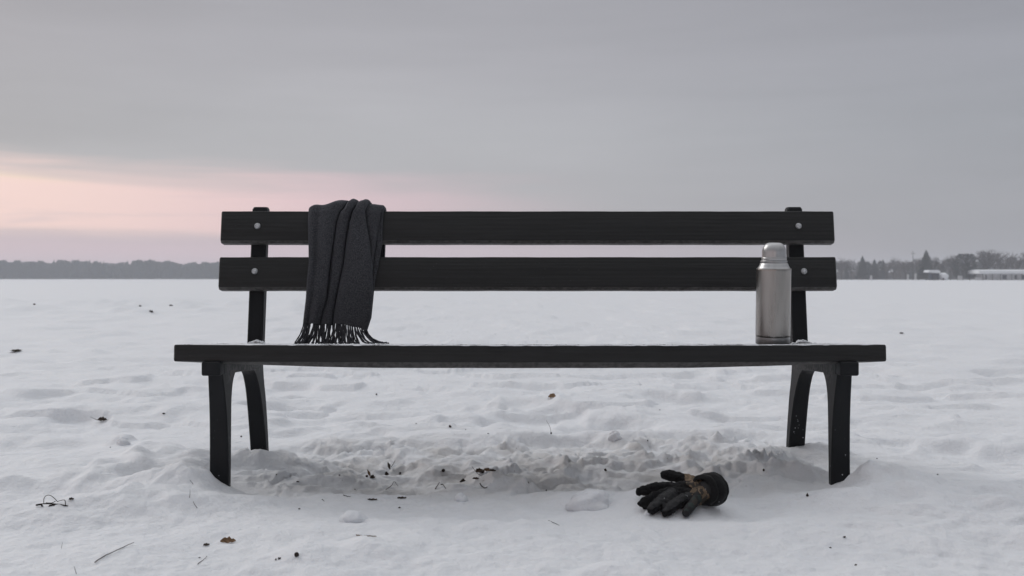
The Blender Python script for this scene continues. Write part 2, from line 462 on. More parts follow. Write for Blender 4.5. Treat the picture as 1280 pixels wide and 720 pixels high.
def snow_material():
    m_, t, b = new_mat('snow')
    tc = t.n('ShaderNodeTexCoord'); P = tc.outputs['Object']
    big = t.noise(P, 2.2, 4); fine = t.noise(P, 60, 5, .65); grain = t.noise(P, 420, 3, .6)
    sp = t.n('ShaderNodeSeparateXYZ'); t.l(P, sp.inputs[0])
    # trodden, slightly dirty snow under the bench
    ex = t.step(t.m('ABSOLUTE', t.m('SUBTRACT', sp.outputs[0], .05)), 1.02, .55)
    ey = t.step(t.m('ABSOLUTE', t.m('SUBTRACT', sp.outputs[1], 3.40)), .60, .30)
    dirt = t.m('MULTIPLY', t.m('MULTIPLY', ex, ey), t.step(t.noise(P, 5.0, 5, .6), .35, .68))
    speck = t.m('MULTIPLY', t.step(t.noise(P, 95, 2, .5), .70, .76), t.m('MULTIPLY', ex, ey))
    c = t.mix(big, (.705, .722, .756), (.765, .777, .80))
    c = t.mix(t.m('MULTIPLY', dirt, .75), c, (.50, .485, .475))
    c = t.mix(t.m('MULTIPLY', speck, .6), c, (.25, .21, .18))
    # faint scattered grit all over
    v = t.n('ShaderNodeTexVoronoi'); v.inputs['Scale'].default_value = 7.0; t.l(P, v.inputs['Vector'])
    grit = t.m('MULTIPLY', t.step(v.outputs['Distance'], .035, .015), t.step(t.noise(P, 3.1, 2), .56, .62))
    c = t.mix(t.m('MULTIPLY', grit, .5), c, (.20, .17, .15))
    t.l(c, b.inputs['Base Color'])
    b.inputs['Roughness'].default_value = .62
    b.inputs['Specular IOR Level'].default_value = .25
    b.inputs['Subsurface Weight'].default_value = .12
    b.inputs['Subsurface Radius'].default_value = (.02, .025, .03)
    b.inputs['Subsurface Scale'].default_value = .5
    n_ = bump(t, b, t.noise(P, 22, 4, .6), .6, .014)
    n_ = bump(t, b, fine, .7, .006, n_)
    bump(t, b, grain, .5, .0012, n_)
    return m_
M_SNOW = snow_material()
snow_ground.data.materials.append(M_SNOW)

def wood_material():
    m_, t, b = new_mat('dark_painted_wood')
    P = t.n('ShaderNodeTexCoord').outputs['Object']
    Q = t.scale(P, (2.2, 60, 60))
    g = t.noise(Q, 1.0, 6, .62, 1.2)
    g2 = t.noise(t.scale(P, (6, 190, 190)), 1.0, 4, .6, .4)
    wv = t.n('ShaderNodeTexWave'); wv.inputs['Scale'].default_value = 1.0; wv.inputs['Distortion'].default_value = 9
    wv.inputs['Detail'].default_value = 3; wv.bands_direction = 'Z'; wv.inputs['Detail Scale'].default_value = .7
    t.l(t.scale(P, (.9, 22, 22)), wv.inputs['Vector'])
    c = t.mix(t.step(g, .3, .7), (.0068, .0069, .0072), (.0145, .0147, .0152))
    c = t.mix(t.m('MULTIPLY', t.step(g2, .68, .78), .5), c, (.033, .033, .033))
    # fine frost caught in the grain
    fr = t.m('MULTIPLY', t.step(t.noise(P, 260, 2, .5), .71, .77), t.step(t.noise(P, 7, 3), .50, .66))
    c = t.mix(t.m('MULTIPLY', fr, .35), c, (.35, .36, .38))
    t.l(c, b.inputs['Base Color'])
    t.l(t.m('ADD', .36, t.m('MULTIPLY', g, .22)), b.inputs['Roughness'])
    b.inputs['Specular IOR Level'].default_value = .38
    n_ = bump(t, b, t.m('ADD', t.m('MULTIPLY', g, .7), t.m('MULTIPLY', wv.outputs['Fac'], .25)), .6, .0024)
    bump(t, b, g2, .5, .0010, n_)
    return m_
M_WOOD = wood_material()
def simple(name, ca, cb, scale=30, rough=.7, bstr=.3, bdist=.001, spec=.3, metal=0.0):
    m_, t, b = new_mat(name)
    P = t.n('ShaderNodeTexCoord').outputs['Object']
    n_ = t.noise(P, scale, 4, .6)
    t.l(t.mix(t.step(n_, .3, .7), ca, cb), b.inputs['Base Color'])
    b.inputs['Roughness'].default_value = rough; b.inputs['Specular IOR Level'].default_value = spec
    b.inputs['Metallic'].default_value = metal
    if bstr: bump(t, b, t.noise(P, scale*2.5, 4, .6), bstr, bdist)
    return m_
M_SNOWLIT = simple('snowlit_paint_edge', (.050, .048, .047), (.10, .097, .095), 70, .55, .5, .001, .35)  # lighter slat paint, light bounced up from the snow put into the colour
def iron_material():
    m_, t, b = new_mat('black_cast_iron')
    P = t.n('ShaderNodeTexCoord').outputs['Object']
    n1 = t.noise(P, 90, 4, .6); n2 = t.noise(P, 12, 3, .5)
    c = t.mix(n2, (.007, .008, .0098), (.0125, .014, .0165))
    sp = t.n('ShaderNodeSeparateXYZ'); t.l(P, sp.inputs[0])
    v = t.n('ShaderNodeTexVoronoi'); v.inputs['Scale'].default_value = 95; t.l(P, v.inputs['Vector'])
    lowf = t.step(sp.outputs[2], .22, .05)
    fl = t.m('MULTIPLY', t.step(v.outputs['Distance'], .22, .12), t.step(t.noise(P, 38, 2), .60, .66))
    c = t.mix(t.m('MULTIPLY', fl, lowf), c, (.62, .64, .68))
    # rime just under the seat
    rime = t.m('MULTIPLY', t.m('MULTIPLY', t.step(sp.outputs[2], .300, .33), t.step(sp.outputs[2], .385, .37)), t.m('MULTIPLY', t.m('MULTIPLY', t.step(sp.outputs[1], -.195, -.17), t.step(sp.outputs[1], .26, .24)), t.step(t.noise(P, 60, 5, .7), .38, .62)))
    c = t.mix(t.m('MULTIPLY', rime, .45), c, (.13, .125, .125))
    t.l(c, b.inputs['Base Color'])
    b.inputs['Roughness'].default_value = .55
    b.inputs['Specular IOR Level'].default_value = .22
    bump(t, b, n1, .35, .0015)
    return m_
M_IRON = iron_material()
M_BOLT = simple('frosted_zinc', (.30, .31, .32), (.62, .63, .65), 260, .48, .5, .0008, .5, .55)

def wool_material():
    m_, t, b = new_mat('charcoal_wool')
    P = t.n('ShaderNodeTexCoord').outputs['Object']
    n1 = t.noise(P, 330, 3, .7); n2 = t.noise(P, 60, 4, .6)
    c = t.mix(t.step(n1, .35, .72), (.026, .0265, .030), (.108, .110, .120))
    c = t.mix(t.m('MULTIPLY', n2, .5), c, (.046, .048, .055))
    t.l(c, b.inputs['Base Color'])
    b.inputs['Roughness'].default_value = .95; b.inputs['Specular IOR Level'].default_value = .1
    b.inputs['Sheen Weight'].default_value = .16; b.inputs['Sheen Roughness'].default_value = .45
    b.inputs['Sheen Tint'].default_value = (.6, .62, .7, 1)
    wv = t.n('ShaderNodeTexWave'); wv.inputs['Scale'].default_value = 190; wv.bands_direction = 'DIAGONAL'
    t.l(P, wv.inputs['Vector'])
    n_ = bump(t, b, wv.outputs['Fac'], .18, .0008)
    n_ = bump(t, b, n1, .55, .0012, n_); bump(t, b, n2, .4, .002, n_)
    return m_
M_WOOL = wool_material()
def steel_material(name, col, rough, grime=True):
    m_, t, b = new_mat(name)
    P = t.n('ShaderNodeTexCoord').outputs['Object']
    st = t.noise(t.scale(P, (230, 230, 9)), 1.0, 3, .6)
    st2 = t.noise(t.scale(P, (34, 34, 5)), 1.0, 4, .6)
    c = t.mix(t.step(st2, .25, .75), tuple(k*.80 for k in col), col)
    t.l(c, b.inputs['Base Color'])
    b.inputs['Metallic'].default_value = 1.0
    t.l(t.m('ADD', rough-.05, t.m('ADD', t.m('MULTIPLY', st, .10), t.m('MULTIPLY', st2, .08))), b.inputs['Roughness'])
    bump(t, b, st, .12, .0006)
    return m_
M_STEEL = steel_material('brushed_steel', (.35, .335, .32), .25)
M_STEEL2 = steel_material('frosted_steel_cap', (.50, .50, .505), .33)
M_TRUNK = simple('dark_bark', (.030, .027, .025), (.060, .053, .048), 3, .9, .3, .02)

# ------------------------------------------------------------------ the bench
bench = empty('park_bench', (BX, 3.2, 0))
tag(bench, 'long black slatted park bench with iron legs standing in snow', 'bench')
TILT = R(3.35)
SF = (2.970, .4322)            # front top edge of the seat (Y, z)
HALF = 1.0645
def seat_pt(u, w): # u back, w up, in the tilted seat frame
    return SF[0]+u*math.cos(TILT)+w*math.sin(TILT), SF[1]-u*math.sin(TILT)+w*math.cos(TILT)
def snowlit_faces(o_, n_, js):
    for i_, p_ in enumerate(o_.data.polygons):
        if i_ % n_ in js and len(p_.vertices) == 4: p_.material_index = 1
def plank(name, u0, u1, front=False):
    rings = []
    xs = np.concatenate([[-HALF, -HALF+.0015, -HALF+.004], np.linspace(-HALF+.02, HALF-.02, 61), [HALF-.004, HALF-.0015, HALF]])
    for x in xs:
        k = max(0, 1-(x/HALF)**2)
        ins = .004*max(0, 1-(HALF-abs(x))/.004)**2
        sag = .0030*k
        cham = (.001+.0165*min(1, 1.25*k)) if front else .002
        jit = .0003*math.sin(x*23+u0*40)+.0002*math.sin(x*61)
        th = .0500
        P = [(u0+.004, 0), (u0+.0012, -.0012), (u0, -.004), (u0+jit*.3, -th+.0025), (u0+.0025, -th),
             (u0+.022, -th-cham), (u1-.010, -th-cham*.9), (u1, -th-cham*.9+.008), (u1, -.004), (u1-.004, 0)]
        cu = (u0+u1)/2; cw = -th/2
        ring = []
        for (u, w) in P:
            u = u+(cu-u)*ins/.07; w = w+(cw-w)*ins/.025
            Y, z = seat_pt(u, w-sag)
            ring.append((BX+x, Y, z+jit*.4))
        rings.append(ring)
    V, F = loft(rings)
    o_ = mk(name, V, F, [M_WOOD, M_SNOWLIT], bench, sharp=30)
    if front: snowlit_faces(o_, 10, (4,))  # lower chamfer painted lighter, as if lit by the snow below
    return o_
plank('seat_slat', 0, .146, True)
plank('seat_slat', .155, .298)
plank('seat_slat', .307, .450)
# back
LEAN = math.atan2(3.462-3.417, .864-.58)
def back_slat(z1, z0, half):
    # front plane passes through Y = 3.417 at z=.58
    rings = []
    xs = np.concatenate([[-half, -half+.0015, -half+.004], np.linspace(-half+.02, half-.02, 51), [half-.004, half-.0015, half]])
    L = (z1-z0)/math.cos(LEAN); yb = 3.417+(z0-.58)*math.tan(LEAN)
    for x in xs:
        ins = .004*max(0, 1-(half-abs(x))/.004)**2
        jit = .0003*math.sin(x*17+z0*90)+.0002*math.sin(x*53+z1*30)
        P = [(0, .009), (.009, 0), (.038, 0), (.042, .004), (.042, L-.005), (.038, L), (.004, L), (.0012, L-.0012), (0, L-.004)]
        ring = []
        for (d, l) in P:
            d = d+(.021-d)*ins/.021; l = l+(L/2-l)*ins/(L/2)
            Y = yb+d*math.cos(LEAN)+l*math.sin(LEAN); z = z0-d*math.sin(LEAN)+l*math.cos(LEAN)
            ring.append((BX+x, Y+jit*.4, z+jit))
        rings.append(ring)
    V, F = loft(rings)
    o_ = mk('back_slat', V, F, [M_WOOD, M_SNOWLIT], bench, sharp=30)
    snowlit_faces(o_, 9, (0, 1))  # bottom chamfer and underside carry the painted snow light too
    return o_
top_slat = back_slat(.864, .7525, HALF)
low_slat = back_slat(.704, .5915, HALF)
def bolt(slat, px, py, Y):
    X = X_at(px, Y); z = Z_at(py, Y)
    ny_, nz_ = -math.cos(LEAN), math.sin(LEAN)
    V, F = sphere((0, 0, 0), .0108, 16, 10)
    V = [(v[0], v[1]*.62*1.0, v[2]) for v in V]
    W_, G_ = [], F
    for v in V:
        W_.append((X+v[0], Y+v[1]+v[2]*math.sin(LEAN)-.0008, z+v[2]*math.cos(LEAN)))
    mk('bolt', W_, F, M_BOLT, slat)
for px in (322, 998): bolt(top_slat, px, 282.5, 3.4535)
for px in (318.5, 1005): bolt(low_slat, px, 339, 3.4285)

def dense(rows, k=2):
    return chaikin(rows, k)
def leg(name, rows, side):
    """rows: z, y front, y back, x outer, x inner (local half distances)"""
    rings = []
    for z, yf, yb, xo, xi in dense(rows, 2):
        c = .0035; w = [(xo-c, yf), (xo, yf+c), (xo, yb-c), (xo-c, yb), (xi+c, yb), (xi, yb-c), (xi, yf+c), (xi+c, yf)]
        rings.append([(BX+side*a, b_, z) for a, b_ in w])
    V, F = loft(rings)
    if side < 0: F = [tuple(reversed(f)) for f in F]
    return V, F
for side in (-1, 1):
    V, F = leg('front', [(.372, 2.972, 3.20, .963, .921), (.350, 2.975, 3.15, .964, .921), (.325, 2.982, 3.095, .966, .920), (.27, 2.993, 3.062, .967, .917),
               (.20, 3.000, 3.048, .9675, .914), (.12, 3.002, 3.038, .968, .912), (.04, 3.000, 3.028, .968, .910), (-.04, 2.996, 3.020, .968, .909), (-.10, 2.99, 3.012, .968, .909)], side)
    mk('front_leg', V, F, M_IRON, bench, sharp=30)
    V, F = leg('rear', [(.362, 3.16, 3.468, .966, .921), (.345, 3.27, 3.468, .966, .921), (.32, 3.352, 3.469, .966, .921), (.27, 3.395, 3.473, .967, .919), (.21, 3.42, 3.482, .967, .915),
               (.10, 3.45, 3.492, .967, .911), (.01, 3.47, 3.505, .967, .9105), (-.07, 3.49, 3.52, .967, .9105)], side)
    mk('rear_leg', V, F, M_IRON, bench, sharp=30)
    # seat rail with its front block
    rows = []
    for (Y, zt, zb) in ((2.99, .372, .340), (3.05, .370, .338), (3.2, .361, .331), (3.35, .352, .320), (3.44, .347, .315)):
        rows.append([(BX+side*.964, Y, zb+.003), (BX+side*.964, Y, zt), (BX+side*.919, Y, zt), (BX+side*.919, Y, zb+.003), (BX+side*.923, Y, zb), (BX+side*.960, Y, zb)])
    V, F = loft(rows); mk('seat_rail', V, F, M_IRON, bench, sharp=30)
    xa, xb = sorted((BX+side*.976, BX+side*.920))
    V, F = bevel_box(xa, xb, 2.948, 3.004, .3405, .3825, .006, 3)
    mk('rail_end_block', V, F, M_IRON, bench, sharp=30)
    # back post
    rows = []
    for z in (.335, .40, .60, .75, .874, .882):
        y0 = 3.417+(z-.58)*math.tan(LEAN)+.0455
        th = .036
        xo, xi = .9695, .9165
        if z > .88: xo -= .004; xi += .004; y0 += .004; th = .028
        c = .004
        rows.append([(BX+side*a, b_, z) for a, b_ in ((xo-c, y0), (xo, y0+c), (xo, y0+th), (xi, y0+th), (xi, y0+c), (xi+c, y0))])
    V, F = loft(rows); mk('back_post', V, F, M_IRON, bench, sharp=30)

# ------------------------------------------------------------------ scarf
scarf = empty('scarf', (X_at(425, 3.42), 3.40, SF[1]))
tag(scarf, 'charcoal grey wool scarf with fringe draped over the bench back', 'scarf')
KEYS = {  # py: E0, A, B, C, R, S, then the five pleat heights in mm
    250: (383.5, 429, 443, 456, 476.5, 477.5, 20, 36, 37, 20, 14),
    262: (383.5, 420, 435, 449.5, 474.5, 477, 20, 27, 30, 18, 9),
    280: (383.5, 413.5, 430, 452, 471, 476, 22, 22, 28, 17, 5),
    305: (385, 410.5, 426, 457, 468, 476, 24, 20, 28, 16, 4),
    330: (386, 407.5, 424, 460.0, 465, 472, 24, 18, 28, 15, 4),
    352: (384.5, 406, 420, 461.5, 465, 468, 24, 17, 28, 15, 4),
    374: (383.5, 404, 416, 462, 465, 466, 24, 17, 27, 14, 5),
    400: (382, 399, 413, 460, 463, 464, 22, 16, 26, 14, 6),
    418: (381, 396, 412, 456, 458, 459, 22, 16, 25, 14, 6)}
KP = sorted(KEYS); KV = np.array([KEYS[k] for k in KP], float)
def key_at(py): return [float(np.interp(py, KP, KV[:, j])) for j in range(11)]
def profile(py, topness=0.0):
    k = key_at(py); b = k[:6]; h = [v/1000*(1.15+.45*(1-topness)*(1 if n_ < 3 else .4)-.15*topness) for n_, v in enumerate(k[6:])]
    P = []
    for i in range(5):
        w = b[i+1]-b[i]; H_ = h[i]; ov = min(2.4, .25*w)
        l1 = .62 if i else .80
        if i == 0:
            # first pleat is wide and low on the left, rolls up on its right side, with a soft extra ripple
            P += [(b[i]+.8, .002), (b[i]-.4, .55*H_), (b[i]+.14*w, 1.0*H_), (b[i]+.36*w, .66*H_), (b[i]+.56*w, .95*H_), (b[i]+.78*w, (1.12+.75*topness)*H_),
                  (b[i+1]-.3, (1.05+.8*topness)*H_), (b[i+1]+ov*1.5, (.9+.6*topness)*H_), (b[i+1]+ov*1.4, .5*H_), (b[i+1]-.2, .12*H_)]
        else:
            g_ = min(6.0, .40*w) if i < 3 else min(2.5, .25*w)
            P += [(b[i]-ov*1.3, .001), (b[i]-ov*.5, .0), (b[i]+g_*.7, .0), (b[i]+g_, .10*H_), (b[i]+g_+.5, .62*H_), (b[i]+g_+.12*(w-g_), .86*H_), (b[i]+g_+.35*(w-g_), H_), (b[i]+.70*w, 1.02*H_), (b[i+1]-.6, 1.0*H_), (b[i+1]+ov*(1.4 if i < 3 else .1), .8*H_), (b[i+1]+ov*(1.3 if i < 3 else .1), .42*H_), (b[i+1]-.4, .08*H_)]
    return np.array(P)
NU = 260
def resample(P, n, k=2):
    Q = P
    for _ in range(k):
        A_ = Q[:-1]*.75+Q[1:]*.25; B_ = Q[:-1]*.25+Q[1:]*.75
        Q2 = np.empty((2*len(A_)+2, Q.shape[1])); Q2[0] = Q[0]; Q2[-1] = Q[-1]; Q2[1:-1:2] = A_; Q2[2:-1:2] = B_; Q = Q2
    t = np.linspace(0, len(Q)-1, n)
    return np.stack([np.interp(t, np.arange(len(Q)), Q[:, j]) for j in range(Q.shape[1])], 1)
# centre-line of the cloth: Y, z, normal y, normal z, key row, topness
cl = math.cos(LEAN); sl = math.sin(LEAN)
path = []
G = .003
def front_Y(z): return 3.417+(z-.58)*math.tan(LEAN)-G if z > .59 else 3.4186-G-.014*float(sst(.59-z, 0, .2))
zs = np.linspace(Z_at(421, 3.40), .857, 92)
for z in zs:
    Y = front_Y(z); path.append((Y, z, -cl, sl, HORIZ+(CAMZ-z)/Y*FPX, 0.0))
tb = np.array((3.462-G*cl, .864)); 
for a in np.linspace(0, 1, 11)[1:]:   # round the front top edge
    an = a*math.pi/2
    path.append((3.4605+.006*a, .860+.007*math.sin(an), -math.cos(an), math.sin(an), 262-12*a, a))
for a in np.linspace(0, 1, 8)[1:]:
    path.append((3.4665+.034*a, .867-.004*a, 0.0, 1.0, 250, 1.0))
for a in np.linspace(0, 1, 9)[1:]:
    an = a*math.pi/2
    path.append((3.5005+.007*math.sin(an), .863-.008*(1-math.cos(an)), math.sin(an), math.cos(an), 250, 1.0-a*.6))
for a in np.linspace(0, 1, 40)[1:]:
    path.append((3.5075-.028*a, .855-.20*a, .985, -.1, 250+25*a, .4-.4*a))
rows = []
for i, (Y, z, nY, nZ, ky, top) in enumerate(path):
    P = resample(profile(ky, top), NU)
    ry_ = []
    for j, (px, d) in enumerate(P):
        wob = .0012*math.sin(j*.13+i*.05)+.0016*math.sin(i*.09+j*.31)*(.3+d/.03)
        sh = .92 if top > .5 else 1.0
        ry_.append([X_at(px, 3.42-d), Y+nY*(d*sh+wob), z+nZ*(d*sh+wob)])
    rows.append(ry_)
rows = np.array(rows)
# uneven lower hem
hem_px = [381, 392, 405, 413, 425, 440, 452, 460]; hem_py = [406, 407, 408, 407, 407, 409.5, 413, 417]
for j in range(NU):
    px = 640+rows[0, j, 0]*FPX/3.40
    zt = Z_at(float(np.interp(px, hem_px, hem_py)), 3.40)+.0015*math.sin(j*.9)
    z0 = rows[0, j, 2]; z1 = .56
    n_ = int(np.argmin(np.abs(np.array([p[1] for p in path[:92]])-z1)))
    f = (z1-zt)/(rows[n_, j, 2]-z0)
    for i in range(n_): rows[i, j, 2] = rows[n_, j, 2]-(rows[n_, j, 2]-rows[i, j, 2])*f
V = rows.reshape(-1, 3); F = []
for i in range(rows.shape[0]-1):
    for j in range(NU-1):
        a = i*NU+j; F.append((a, a+1, a+NU+1, a+NU))
cloth = mk('scarf_cloth', V, F, M_WOOL, scarf)
md = cloth.modifiers.new('thick', 'SOLIDIFY'); md.thickness = .0026; md.offset = 1.0
rr = random.Random(5)
front_j = [j for j in range(NU)]
for k in range(116):
    want = 381.5+77*((k//3*3+1.5)+rr.uniform(-1.5, 1.5))/116
    c_j = sorted(front_j, key=lambda j: abs(640+rows[0, j, 0]*FPX/3.40-want))[:5]
    j = rr.choice(c_j)
    p = Vector(rows[1, j]); px = 640+p.x*FPX/3.40
    t_ = (px-381)/(458-381)
    spl = (-.018 if t_ < .2 else 0)+(.046*(t_-.70)/.30 if t_ > .70 else 0)+rr.uniform(-.007, .007)+.010*math.sin(k//3*2.3)-.006*(1-t_)
    drop = p.z-(SF[1]-(p.y-SF[0])*math.tan(TILT))
    yend = min(p.y-rr.uniform(-.006, .022), 3.405)
    zend = SF[1]-(yend-SF[0])*math.tan(TILT)+.0022
    lay = rr.uniform(.2, 1.0)
    lx = (.045*max(0, (t_-.7)/.3)+.0) * lay + (-.012 if t_ < .12 else 0)*lay + rr.uniform(-.006, .006)
    pts = [p+Vector((0, .0015, .006)), p+Vector((spl*.15, 0, -drop*.25)), p+Vector((spl*.5, (yend-p.y)*.4, -drop*.62)),
           Vector((p.x+spl, yend, zend+.004)), Vector((p.x+spl+lx*.6, yend-.003, zend)), Vector((p.x+spl+lx, yend-.005+rr.uniform(-.003, .003), zend+rr.choice((0, 0, .003))))]
    pts = chaikin([tuple(q_) for q_ in pts], 2)
    n_ = len(pts); rad = [.0023+.0004*math.sin(i*1.7+k) for i in range(n_)]; rad[-2] = .0030; rad[-1] = .0016
    V, F = tube(pts, rad, 6); mk('tassel', V, F, M_WOOL, scarf)
for k in range(14):   # short fringe at the back end
    j = int((k+.5)/14*(NU-2)); p = Vector(rows[-1, j])
    pts = [p+Vector((0, 0, .005)), p+Vector((rr.uniform(-.003, .003), .002, -.012)), p+Vector((rr.uniform(-.006, .006), .002, -.028))]
    V, F = tube(pts, [.0016, .0018, .0013], 6); mk('tassel', V, F, M_WOOL, scarf)

# ------------------------------------------------------------------ vacuum flask
FY = 3.15; FX = X_at(966, FY)
fz = SF[1]-(FY-SF[0])*math.tan(TILT)+.0022-.001
flask = empty('vacuum_flask', (FX, FY, fz))
flask.rotation_euler = (TILT*.9, 0, 0)
tag(flask, 'brushed steel vacuum flask with domed cup lid on the bench seat', 'flask')
S_ = FY/FPX
RB = 21.2*S_
def fmk(name, prof, mat, n=96):
    V, F = lathe(prof, (0, 0, 0), n)
    me_ = bpy.data.meshes.new(name); me_.from_pydata(V, [], F); me_.update()
    me_.polygons.foreach_set('use_smooth', [True]*len(me_.polygons)); me_.set_sharp_from_angle(angle=R(38))
    me_.materials.append(mat); o = bpy.data.objects.new(name, me_); COL.objects.link(o); o.parent = flask; return o
h_seam = 9.4*S_; h_body = 94.5*S_
fmk('base_cap', [(RB-.004, 0), (RB-.0012, .0012), (RB-.0006, .003), (RB-.0006, h_seam-.0008), (RB-.0016, h_seam)], M_STEEL2)
fmk('flask_body', [(RB-.0022, h_seam-.001), (RB-.0022, h_seam+.0006), (RB-.0004, h_seam+.0014), (RB, h_seam+.0022), (RB, h_seam+.006), (RB, h_body-.008), (RB, h_body-.0020), (RB-.0004, h_body-.0008), (RB-.0014, h_body), (RB-.003, h_body+.0001)], M_STEEL)
r1 = 18.6*S_
fmk('shoulder', [(RB-.0045, h_body-.001), (RB-.0036, h_body+.0008), (RB-.0048, h_body+.0022), (17.7*S_, h_body+3.5*S_), (16.9*S_, h_body+6.2*S_), (16.3*S_, h_body+6.7*S_), (15.2*S_, h_body+6.9*S_), (15.2*S_, h_body+7.6*S_)], M_STEEL2)
fmk('neck_ring', [(15.0*S_, h_body+7.4*S_), (16.0*S_, h_body+7.7*S_), (16.3*S_, h_body+8.3*S_), (16.0*S_, h_body+9.6*S_), (15.2*S_, h_body+10.0*S_), (14.9*S_, h_body+10.9*S_)], M_STEEL2)
lz = h_body+10.8*S_
fmk('cup_lid', [(14.4*S_, lz-.0005), (15.2*S_, lz+.2*S_), (15.5*S_, lz+.9*S_), (15.3*S_, lz+2.0*S_), (14.9*S_, lz+2.6*S_), (14.7*S_, lz+3.4*S_), (14.65*S_, lz+9*S_), (14.3*S_, lz+12*S_), (13.5*S_, lz+14.8*S_),
    (12.0*S_, lz+17.6*S_), (10.3*S_, lz+19.4*S_), (8.6*S_, lz+20.5*S_), (6.5*S_, lz+21.0*S_), (3*S_, lz+21.2*S_), (.2*S_, lz+21.25*S_)], M_STEEL2)

# ------------------------------------------------------------------ powder snow lying on the seat
def blob(mb, c, r_, flat=.5, n=6, m=4):
    V, F = sphere((0, 0, 0), r_, n, m)
    s1, s2, s3 = rr.uniform(.7, 1.4), rr.uniform(.7, 1.3), flat*rr.uniform(.7, 1.3)
    a = rr.uniform(0, 6.28); ca, sa = math.cos(a), math.sin(a)
    W_ = []
    for v in V:
        j_ = 1+rr.uniform(-.18, .18); x, y, z = v[0]*s1*j_, v[1]*s2*j_, v[2]*s3*j_
        W_.append((c[0]+x*ca-y*sa, c[1]+x*sa+y*ca, c[2]+z))
    mb.add(W_, F)
mb = MB()
def seat_z(x, Y): return SF[1]-(Y-SF[0])*math.tan(TILT)-.0030*max(0, 1-((x-BX)/HALF)**2)
for k in range(2600):
    x = BX+rr.uniform(-HALF+.01, HALF-.01)
    u = rr.choice((rr.uniform(.003, .143), rr.uniform(.158, .295), rr.uniform(.31, .445), rr.uniform(.003, .03)))
    if pn(np.array([x*3.]), np.array([u*9.]), 7)[0] < rr.uniform(-.5, .25): continue
    Y = SF[0]+u*math.cos(TILT)
    blob(mb, (x, Y, seat_z(x, Y)+.0004), rr.choice((.0012, .0016, .002, .003)), .55, 5, 3)
for k in range(420):     # long thin skins of snow
    x = BX+rr.uniform(-HALF+.05, HALF-.05); u = rr.choice((.02, .02, .03, .07, .22, .37))+rr.uniform(-.018, .03)
    Y = SF[0]+u; V, F = sphere((x, Y, seat_z(x, Y)), .01, 10, 4, rr.uniform(1.2, 3.2), rr.uniform(.8, 1.6), .14)
    mb.add(V, F)
for (px, Y, w, n_) in ((321, 3.395, .026, 90), (1003, 3.395, .030, 70)):
    for k in range(n_):
        x = X_at(px, Y)+rr.gauss(0, w*.55); dd = abs(x-X_at(px, Y))/w
        hh = max(0, .012*(1-dd*.75)); yy = Y+rr.uniform(-.012, .012)
        blob(mb, (x, yy, seat_z(x, yy)+rr.uniform(0, hh)), rr.uniform(.003, .0055), .8, 6, 4)
M_POWDER = simple('powder_snow', (.74, .76, .79), (.80, .82, .85), 60, .7, .5, .001, .2)
o = mk('powder_snow', mb.V, mb.F, M_POWDER)
tag(o, 'thin dusting of powder snow lying on the bench seat', 'snow', kind='stuff')

# ------------------------------------------------------------------ glove
GL0 = 2.575; GLT = math.tan(R(20))
def gp(px, py, h=0.0):
    sx = (px-640)/FPX; sz = -(py-HORIZ)/FPX
    Y = (CAMZ-h-.010+GL0*GLT)/(GLT-sz)
    return Vector((sx*Y, Y, CAMZ+sz*Y))
glove = empty('glove', tuple(gp(850, 622)-Vector((0, 0, .03))))
tag(glove, 'black winter glove with brown camouflage wrist lying palm down in snow', 'glove')
def fuzz_material(name, ca, cb, scale, rough, spec=.2, sheen=.2):
    m_, t, b = new_mat(name)
    P = t.n('ShaderNodeTexCoord').outputs['Object']
    n_ = t.noise(P, scale, 4, .65); fl = t.n('ShaderNodeTexVoronoi'); fl.inputs['Scale'].default_value = 85; t.l(P, fl.inputs['Vector'])
    c = t.mix(t.step(n_, .3, .7), ca, cb)
    c = t.mix(t.m('MULTIPLY', t.m('MULTIPLY', t.step(fl.outputs['Distance'], .16, .08), t.step(t.noise(P, 30, 2), .60, .66)), .7), c, (.6, .62, .65))
    t.l(c, b.inputs['Base Color']); b.inputs['Roughness'].default_value = rough; b.inputs['Specular IOR Level'].default_value = spec
    b.inputs['Sheen Weight'].default_value = sheen
    k_ = bump(t, b, n_, .5, .0015); bump(t, b, t.noise(P, 35, 3), .5, .006, k_)
    return m_
M_GL = fuzz_material('black_fleece', (.005, .005, .0055), (.011, .011, .012), 180, .9, .15, .05)
M_GLP = fuzz_material('dark_grip_leather', (.010, .010, .011), (.022, .022, .024), 260, .6, .3, 0)
def camo_material(nm_, k1, k2, k3):
    m_, t, b = new_mat(nm_)
    P = t.n('ShaderNodeTexCoord').outputs['Object']
    a = t.noise(P, 38, 2, .4, .8); c_ = t.noise(t.scale(P, (1.3, 1, 1.2)), 60, 2, .4, .6)
    c = t.mix(t.step(a, .47, .50), k1, k2)
    c = t.mix(t.step(c_, .55, .58), c, k3)
    t.l(c, b.inputs['Base Color']); b.inputs['Roughness'].default_value = .85
    k_ = bump(t, b, t.noise(P, 300, 3), .4, .0008); bump(t, b, t.noise(P, 70, 2), .5, .004, k_)
    return m_
M_CAMO = camo_material('brown_camouflage', (.105, .075, .048), (.028, .023, .018), (.17, .12, .078))
M_CAMOD = camo_material('dark_camouflage', (.030, .024, .020), (.010, .010, .011), (.018, .028, .026))
def sdf_chain(mb, pts):
    """chain of overlapping spheres; remeshed afterwards into one skin"""
    for (p, r0), (q_, r1_) in zip(pts[:-1], pts[1:]):
        n_ = max(3, int((q_-p).length/.0035))
        for i in range(n_+1):
            f = i/n_; V, F = sphere(p.lerp(q_, f), r0*(1-f)+r1_*f, 12, 8); mb.add(V, F)
